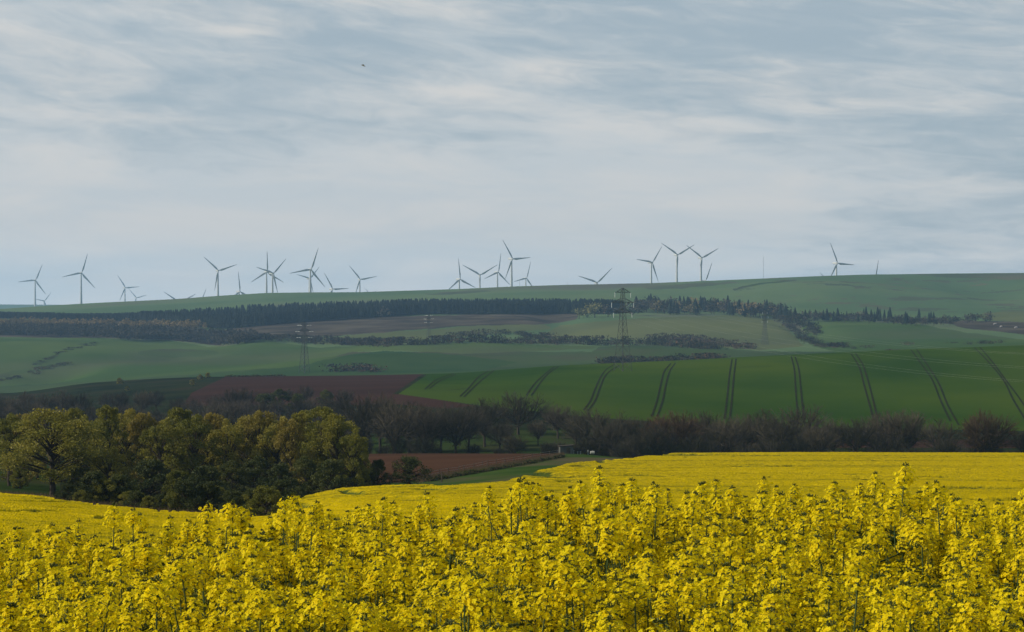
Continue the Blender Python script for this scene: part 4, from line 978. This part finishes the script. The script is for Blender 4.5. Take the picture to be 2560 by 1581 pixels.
# ------------------------------------------------------------------ rape field
def crop_mat():
    m = bpy.data.materials.new('rape canopy'); m.use_nodes = True; nt = m.node_tree; N = nt.nodes.new; L = nt.links
    b = nt.nodes['Principled BSDF']; b.inputs['Roughness'].default_value = .9; b.inputs['Specular IOR Level'].default_value = 0
    at_ = N('ShaderNodeAttribute'); at_.attribute_name = 'bloom'
    tc = N('ShaderNodeTexCoord')
    n = N('ShaderNodeTexNoise'); n.inputs['Scale'].default_value = 1.6; n.inputs['Detail'].default_value = 5; L.new(tc.outputs['Object'], n.inputs['Vector'])
    add = N('ShaderNodeMath'); add.operation = 'MULTIPLY_ADD'; L.new(n.outputs[0], add.inputs[0]); add.inputs[1].default_value = .9; L.new(at_.outputs['Fac'], add.inputs[2])
    rp = N('ShaderNodeValToRGB'); L.new(add.outputs[0], rp.inputs[0]); e = rp.color_ramp.elements
    e[0].position = .50; e[0].color = (.055, .075, .012, 1); e[1].position = .95; e[1].color = (.52, .375, .003, 1)
    q = e.new(.70); q.color = (.29, .235, .006, 1)
    L.new(rp.outputs[0], b.inputs['Base Color']); return m
M['canopy'] = crop_mat()
cx = np.arange(-500, 3061, 3.0); e_ = np.interp(cx, GX, EDGE)
cd = np.concatenate([np.arange(27, 90, 1.2), np.arange(90, 345, .42)]); nd = len(cd); CD = np.broadcast_to(cd[:, None], (nd, len(cx)))
CXw = (cx[None, :] - CX) / F * CD
gi = np.clip(np.searchsorted(GD, CD.ravel()) - 1, 0, len(GD) - 2).reshape(CD.shape); fv = (CD - GD[gi]) / (GD[gi + 1] - GD[gi])
gu = (cx - GX[0]) / 2.6; gu_i = gu.astype(int); fu = gu - gu_i; U = np.broadcast_to(gu_i[None], CD.shape); fU = fu[None]
gz = (Z[gi, U] * (1 - fU) + Z[gi, U + 1] * fU) * (1 - fv) + (Z[gi + 1, U] * (1 - fU) + Z[gi + 1, U + 1] * fU) * fv
n1 = vnoise(CXw / 9.0, CD / 5.5, 31, 4, .6); n2 = vnoise(CXw / 40, CD / 14, 33, 3); n3 = vnoise(CXw / .8, CD / .8, 35, 2)
bloom = .47 + .10 * n2 + .045 * rng.normal(size=CD.shape) + .05 * n3
hh = CAN + .10 * n2 + np.clip(CD / 14000, .008, .02) * rng.normal(size=CD.shape) + .02 * n3
r1 = vnoise(CXw / 34, CD / 13, 36, 5, .62); r2 = vnoise(CXw / 22, CD / 8, 37, 4, .6)
lane = np.maximum(np.clip(1.3 - np.abs(r1) / .05, 0, 1), .7 * np.clip(1.3 - np.abs(r2 - .1) / .045, 0, 1)) * np.clip(.65 + 1.5 * n1, 0, 1)
lane = np.maximum(lane, np.clip((n1 - .40) * 5, 0, 1)); hh = hh - .34 * lane; bloom = bloom - .36 * lane - .20 * np.clip(vnoise(CXw / 45, CD / 4.5, 39, 4, .6) * 2, 0, 1)
prow = 790.5 - (gz + CAN) * F / CD
for gx, gr, gw, gh in [(885, 1230, 24, 4), (1085, 1221, 42, 3.0), (1050, 1250, 52, 3.2), (1010, 1240, 55, 1.6), (870, 1226, 18, 3), (1350, 1183, 34, 5), (1395, 1191, 30, 3), (1420, 1202, 22, 2), (1455, 1163, 22, 2.6), (1503, 1153, 9, 2.6), (1560, 1170, 40, 1.4), (1590, 1187, 50, 1.3), (1270, 1243, 40, 2), (1375, 1192, 60, 2),
        (1700, 1137, 60, 1.6), (1780, 1135, 90, 1.2), (750, 1262, 40, 5), (930, 1275, 60, 3), (1220, 1275, 40, 3), (2150, 1200, 60, 1.2), (1900, 1165, 80, 1.0), (2330, 1190, 70, 1.2), (100, 1252, 60, 1.4), (60, 1276, 80, 1.8), (690, 1275, 30, 6), (2440, 1215, 60, 1.4)]:
    mk = np.exp(-(((cx[None] - gx) / gw) ** 2 + ((prow + 1.5 * n1 - gr) / gh) ** 2) ** 1.5); hh -= .65 * mk; bloom -= .75 * mk
CV = np.stack([CXw, CD, gz + np.maximum(hh, .2)], -1)
CV[0, :, 2] = gz[0]
nc = len(cx); i_, k_ = np.meshgrid(np.arange(nd - 1), np.arange(nc - 1), indexing='ij')
q = np.stack([i_ * nc + k_, i_ * nc + k_ + 1, (i_ + 1) * nc + k_ + 1, (i_ + 1) * nc + k_], -1).reshape(-1, 4)
q = q[((cd[:-1, None] + .2) < (e_[None, :-1] + 1.5 * vnoise(cx[None, :-1] / 9, 0 * cx[None, :-1], 38, 2))).ravel()]
me = mesh_np('flowering_rape_crop', CV.reshape(-1, 3), q, [M['canopy']])
a_ = me.attributes.new('bloom', 'FLOAT', 'POINT'); a_.data.foreach_set('value', bloom.astype(np.float32).ravel())
tag(link('flowering_rape_crop', me), 'distant yellow rape crop sloping down to the tree row', 'crop', None, 'stuff')

# near plants ------------------------------------------------------
def petal_mat():
    m = bpy.data.materials.new('yellow rape petals'); m.use_nodes = True; nt = m.node_tree; N = nt.nodes.new; L = nt.links
    b = nt.nodes['Principled BSDF']; b.inputs['Roughness'].default_value = .55; b.inputs['Specular IOR Level'].default_value = .06
    tc = N('ShaderNodeTexCoord'); n = N('ShaderNodeTexNoise'); n.inputs['Scale'].default_value = 45; L.new(tc.outputs['Object'], n.inputs['Vector'])
    rp = N('ShaderNodeValToRGB'); L.new(n.outputs[0], rp.inputs[0]); e = rp.color_ramp.elements
    e[0].position = .35; e[0].color = (.86, .65, .005, 1); e[1].position = .65; e[1].color = (.93, .79, .014, 1)
    L.new(rp.outputs[0], b.inputs['Base Color'])
    tr = N('ShaderNodeBsdfTranslucent'); L.new(rp.outputs[0], tr.inputs[0]); ms = N('ShaderNodeMixShader'); ms.inputs[0].default_value = .50
    L.new(b.outputs[0], ms.inputs[1]); L.new(tr.outputs[0], ms.inputs[2]); L.new(ms.outputs[0], nt.nodes['Material Output'].inputs[0]); return m
M['petal'] = petal_mat()
M['bud'] = make_mat('olive green buds', [(.040, .055, .008), (.085, .10, .014)], 60, rough=.6)
M['rstem'] = make_mat('rape stem', [(.035, .07, .018), (.06, .095, .024)], 12, rough=.6, spec=.3)
M['rleaf'] = make_mat('glaucous rape leaf', [(.02, .05, .014), (.04, .08, .024)], 9, rough=.6, transl=.2)

PET = np.array([(0, 0, 0), (-.38, .45, .10), (-.48, .82, .02), (0, 1.0, -.06), (.48, .82, .02), (.38, .45, .10)])   # x across, y outward, z up (unit petal)
def raceme(mb, top, axis, scale, r, m0=0, m1=1, m2=2, length=.074, nfl=60):
    ax = np.array(axis, float); ax /= np.linalg.norm(ax); u = np.cross(ax, [0.3, 1, 0.1]); u /= np.linalg.norm(u); v = np.cross(ax, u); top = np.array(top, float)
    n = nfl; i = np.arange(n); t = (i + .5) / n; ang = i * 2.399 + r.random() * 6; rad = scale * (.010 + .033 * np.sin(np.pi * (.04 + .76 * t)) ** .75) * np.where(r.random(n) < .20, r.uniform(1.0, 1.35, n), r.uniform(.5, 1.05, n))
    zz = -scale * length * t + scale * .012 + r.normal(size=n) * scale * .006
    out = np.cos(ang)[:, None] * u + np.sin(ang)[:, None] * v
    c = top + out * rad[:, None] + ax * zz[:, None]
    nrm = out * (.55 + .5 * t)[:, None] + ax * (.95 - .55 * t)[:, None] + r.normal(size=(n, 3)) * .35; nrm /= np.linalg.norm(nrm, axis=1)[:, None]
    e1 = np.cross(nrm, r.normal(size=(n, 3))); e1 /= np.linalg.norm(e1, axis=1)[:, None]; e2 = np.cross(nrm, e1)
    ps = scale * .0076 * r.uniform(.75, 1.25, n)
    V = []; 
    for k in range(4):
        a = k * math.pi / 2; o1 = math.cos(a) * e1 + math.sin(a) * e2; s1 = -math.sin(a) * e1 + math.cos(a) * e2
        V.append(c[:, None] + ps[:, None, None] * (PET[None, :, 0:1] * s1[:, None] + PET[None, :, 1:2] * o1[:, None] + (PET[None, :, 2:3] + .25 * PET[None, :, 1:2]) * nrm[:, None]))
    V = np.stack(V, 1).reshape(-1, 3); mb.add(V, np.arange(len(V)).reshape(-1, 6), m0)
    # pedicels
    mb.bars(top + ax * (zz - scale * .012)[:, None], c - nrm * .001, .0006, .0006, 3, m2)
    # buds
    nb = 22; h = r.normal(size=(nb, 3)); h /= np.linalg.norm(h, axis=1)[:, None]; h = np.where((h @ ax)[:, None] < 0, h - 2 * (h @ ax)[:, None] * ax, h)
    bc = top + ax * scale * .017 + h * (scale * .0165 * r.uniform(.4, 1.0, nb))[:, None]; a1 = h; a2 = np.cross(a1, [.1, .2, 1.]); a2 /= np.linalg.norm(a2, axis=1)[:, None]; a3 = np.cross(a1, a2); L_, W_ = scale * .0056, scale * .0028
    O = np.stack([bc - a1 * L_, bc + a2 * W_, bc + a3 * W_, bc - a2 * W_, bc - a3 * W_, bc + a1 * L_], 1).reshape(-1, 3)
    f = np.array([[0, 2, 1], [0, 3, 2], [0, 4, 3], [0, 1, 4], [5, 1, 2], [5, 2, 3], [5, 3, 4], [5, 4, 1]]); mb.add(O, (f[None] + (np.arange(nb) * 6)[:, None, None]).reshape(-1, 3), m1)
    # young pods below
    npd = 9; j = np.arange(npd); pa = j * 2.399 + 1; pz = -scale * (length + .01 + .011 * j); o = np.cos(pa)[:, None] * u + np.sin(pa)[:, None] * v; p0 = top + ax * pz[:, None]
    mb.bars(p0, p0 + (o * .8 + ax * .55) * scale * .030, .0008, .0009, 3, m2); return top

def plant_variant(seed, nbr=5, H=1.3):
    r = np.random.default_rng(seed); st = MB(); heads = []; lf = MB()
    lean = r.normal(size=2) * .05
    def curve(p0, p1, bend, n=6):
        t = np.linspace(0, 1, n)[:, None]; p0 = np.array(p0); p1 = np.array(p1); return p0 + (p1 - p0) * t + np.array(bend) * (4 * t * (1 - t))
    main = curve((0, 0, -.05), (lean[0], lean[1], H), (r.normal() * .02, r.normal() * .02, 0), 8); st.tube(main, np.linspace(.0065, .0026, 8), 5)
    tops = [(main[-1], main[-1] - main[-2], 1.0)]
    for k in range(nbr):
        z0 = H * r.uniform(.45, .78); a = k * 2.4 + r.random(); s = r.uniform(.07, .25); b0 = np.array([np.interp(z0, main[:, 2], main[:, q]) for q in range(3)])
        tip = np.array([b0[0] + s * math.cos(a), b0[1] + s * math.sin(a), H - r.uniform(.03, .46)]); c = curve(b0, tip, (.35 * s * math.cos(a), .35 * s * math.sin(a), -.03), 6); st.tube(c, np.linspace(.0038, .0022, 6), 4)
        tops.append((c[-1], c[-1] - c[-2], r.uniform(.72, 1.0)))
        w = .03 * r.uniform(.7, 1.2); L_ = .13 * r.uniform(.7, 1.2); o = np.array([math.cos(a), math.sin(a), .5]); s_ = np.array([-math.sin(a), math.cos(a), 0]); pts = [b0, b0 + o * L_ * .3 + s_ * w, b0 + o * L_ * .7 + s_ * w * .8 + [0, 0, -.01], b0 + o * L_ + [0, 0, -.04], b0 + o * L_ * .7 - s_ * w * .8 + [0, 0, -.01], b0 + o * L_ * .3 - s_ * w]
        lf.add(pts, [[0, 1, 2, 3], [0, 3, 4, 5]])
    for k in range(10):                                        # broad lower leaves
        z0 = H * r.uniform(.15, .78); a = r.random() * 6.28; w = .05 * r.uniform(.7, 1.3); L_ = .22 * (1.05 - .75 * z0 / H) * r.uniform(.7, 1.2); w *= 1.1 - .7 * z0 / H; b0 = np.array([0, 0, z0]); o = np.array([math.cos(a), math.sin(a), .25]); s_ = np.array([-math.sin(a), math.cos(a), 0])
        pts = [b0, b0 + o * L_ * .35 + s_ * w, b0 + o * L_ * .75 + s_ * w * .8 + [0, 0, -.02], b0 + o * L_ + [0, 0, -.08], b0 + o * L_ * .75 - s_ * w * .8 + [0, 0, -.02], b0 + o * L_ * .35 - s_ * w]; lf.add(pts, [[0, 1, 2, 3], [0, 3, 4, 5]])
    hm = []
    for (p, ax, s) in tops:
        mb = MB(); raceme(mb, p, ax + np.array([0, 0, .05]), s * r.uniform(.95, 1.22), r, length=r.uniform(.06, .105), nfl=int(r.uniform(.8, 1.15) * (58 + 26 * s))); hm.append(mb)
    return st, lf, hm, H
mats3 = [M['petal'], M['bud'], M['rstem']]
VAR = []
srcs = bpy.data.collections.new('rape_plant_forms')
for k in range(12):
    st, lf, hm, H = plant_variant(300 + k, nbr=[7, 8, 9, 8, 6, 9, 7, 8, 9, 4, 8, 7][k])
    VAR.append((st.mesh('stem', [M['rstem']], True), lf.mesh('leaves', [M['rleaf']]), [h.mesh('flower_head', mats3) for h in hm], H))
    # one joined form for the crowd further back
    J = MB()
    for mbx, off in [(st, 2), (lf, 3)] + [(h, 0) for h in hm]:
        base = J.n; J.V += mbx.V; J.n += mbx.n
        for (kk2, m), l in mbx.F.items():
            for f in l: J.F.setdefault((kk2, m + off), []).append(f + base)
    me = J.mesh('rape_plant_form', mats3 + [M['rleaf']]); srcs.objects.link(bpy.data.objects.new('rape_plant_form', me))

step = .238; pos = []
for y in np.arange(5.0, 31, step):
    half = .29 * y + .4
    for x in np.arange(-half, half, step):
        xx, yy = x + rng.uniform(-.11, .11), y + rng.uniform(-.11, .11)
        if vnoise(xx / .9, yy / .9, 51, 2) > (.05 if yy < 5.7 else .55): continue
        pos.append((yy, xx))
pos.sort()
TALL = [(1487, 1172, 9.5, 'the lone tallest rape plant standing well above the crop right of centre'), (2263, 1165, 10, 'tall rape plant with the highest head at the right'), (2190, 1185, 11, 'tall rape plant just left of the highest right hand head'),
 (1270, 1200, 9, 'tall rape plant left of centre beside the green strip'), (1322, 1208, 9.6, 'tall rape plant just right of the one beside the green strip'), (1602, 1213, 10, 'broad headed tall plant right of the lone tallest one'),
 (758, 1238, 10, 'tall rape plant below the dark gap in the middle distance crop'), (665, 1247, 9, 'tall rape plant below the right end of the copse'), (1930, 1195, 11, 'tall thin rape plant between centre and right'), (2092, 1208, 11, 'tall rape plant left of the paired right hand heads'),
 (1755, 1213, 9.4, 'tall multi headed rape plant right of centre'), (960, 1250, 10, 'tall rape plant with a long bare stem left of centre'), (292, 1262, 10, 'soft tall rape plant at left below the copse'), (495, 1262, 10, 'tall rape plant below the dry verge'), (592, 1258, 10, 'tall rape plant just right of the one below the dry verge'),
 (2545, 1198, 9, 'tall rape plant at the right edge of the photo'), (2355, 1203, 10, 'tall rape plant a little left of the right edge')]
def add_plant(x, y, s, sz, lab, group, lean=.09):
    v = VAR[random.randrange(12)]
    root = tag(link('rapeseed_plant', None, loc=(x, y, ground_z(x, y)), rot=(random.gauss(0, lean), random.gauss(0, lean), random.uniform(0, 6.28)), scale=(s, s, sz)), lab, 'rapeseed plant', group)
    link('stem', v[0], root); link('leaves', v[1], root)
    for h in v[2]: link('flower_head', h, root)
for px, r_, d, lab in TALL:
    x = (px - CX) / F * d; h = (790.5 - r_) / F * d - ground_z(x, d) - .025; add_plant(x, d, 1.0, h / 1.3, lab, None, .01)
near, rest = pos[:283], pos[283:]
for y, x in near:
    add_plant(x, y, random.uniform(.9, 1.12), random.uniform(.86, 1.04), 'yellow rape plant in the nearest rows of the field at the bottom of the photo', 'rape plants in the nearest rows')
pts = np.array([(x, y, ground_z(x, y)) for y, x in rest])
me = bpy.data.meshes.new('rape_plants'); me.vertices.add(len(pts)); me.vertices.foreach_set('co', pts.astype(np.float32).ravel()); me.update()
def attr(nm, typ, arr):
    a = me.attributes.new(nm, typ, 'POINT'); a.data.foreach_set('vector' if typ == 'FLOAT_VECTOR' else 'value', np.asarray(arr).ravel())
npt = len(pts)
attr('rot', 'FLOAT_VECTOR', np.stack([rng.normal(0, .09, npt), rng.normal(0, .09, npt), rng.uniform(0, 6.28, npt)], -1).astype(np.float32))
hs_ = np.clip(rng.normal(.97, .055, npt), .82, 1.12) + .05 * vnoise(pts[:, 0] / 1.3, pts[:, 1] / 1.3, 77, 2)
attr('siz', 'FLOAT_VECTOR', np.stack([rng.uniform(.9, 1.15, npt)] * 2 + [hs_], -1).astype(np.float32)); attr('pick', 'INT', rng.integers(0, 12, npt).astype(np.int32))
crop = tag(link('rape_plants', me), 'mass of yellow flowering rape plants behind the nearest rows', 'crop', None, 'stuff')
ng = bpy.data.node_groups.new('scatter_rape', 'GeometryNodeTree'); ng.interface.new_socket('Geometry', in_out='INPUT', socket_type='NodeSocketGeometry'); ng.interface.new_socket('Geometry', in_out='OUTPUT', socket_type='NodeSocketGeometry')
gi_, go_ = ng.nodes.new('NodeGroupInput'), ng.nodes.new('NodeGroupOutput'); ip = ng.nodes.new('GeometryNodeInstanceOnPoints'); ci = ng.nodes.new('GeometryNodeCollectionInfo')
ci.inputs['Collection'].default_value = srcs; ci.inputs['Separate Children'].default_value = True; ci.inputs['Reset Children'].default_value = True
def na(nm, typ):
    n = ng.nodes.new('GeometryNodeInputNamedAttribute'); n.data_type = typ; n.inputs['Name'].default_value = nm; return n.outputs[0]
l = ng.links.new; l(gi_.outputs[0], ip.inputs['Points']); l(ci.outputs[0], ip.inputs['Instance']); ip.inputs['Pick Instance'].default_value = True
l(na('pick', 'INT'), ip.inputs['Instance Index']); e2r = ng.nodes.new('FunctionNodeEulerToRotation'); l(na('rot', 'FLOAT_VECTOR'), e2r.inputs[0]); l(e2r.outputs[0], ip.inputs['Rotation']); l(na('siz', 'FLOAT_VECTOR'), ip.inputs['Scale']); l(ip.outputs[0], go_.inputs[0])
md = crop.modifiers.new('scatter', 'NODES'); md.node_group = ng
print('plants', len(pos), 'objects', len(bpy.data.objects))
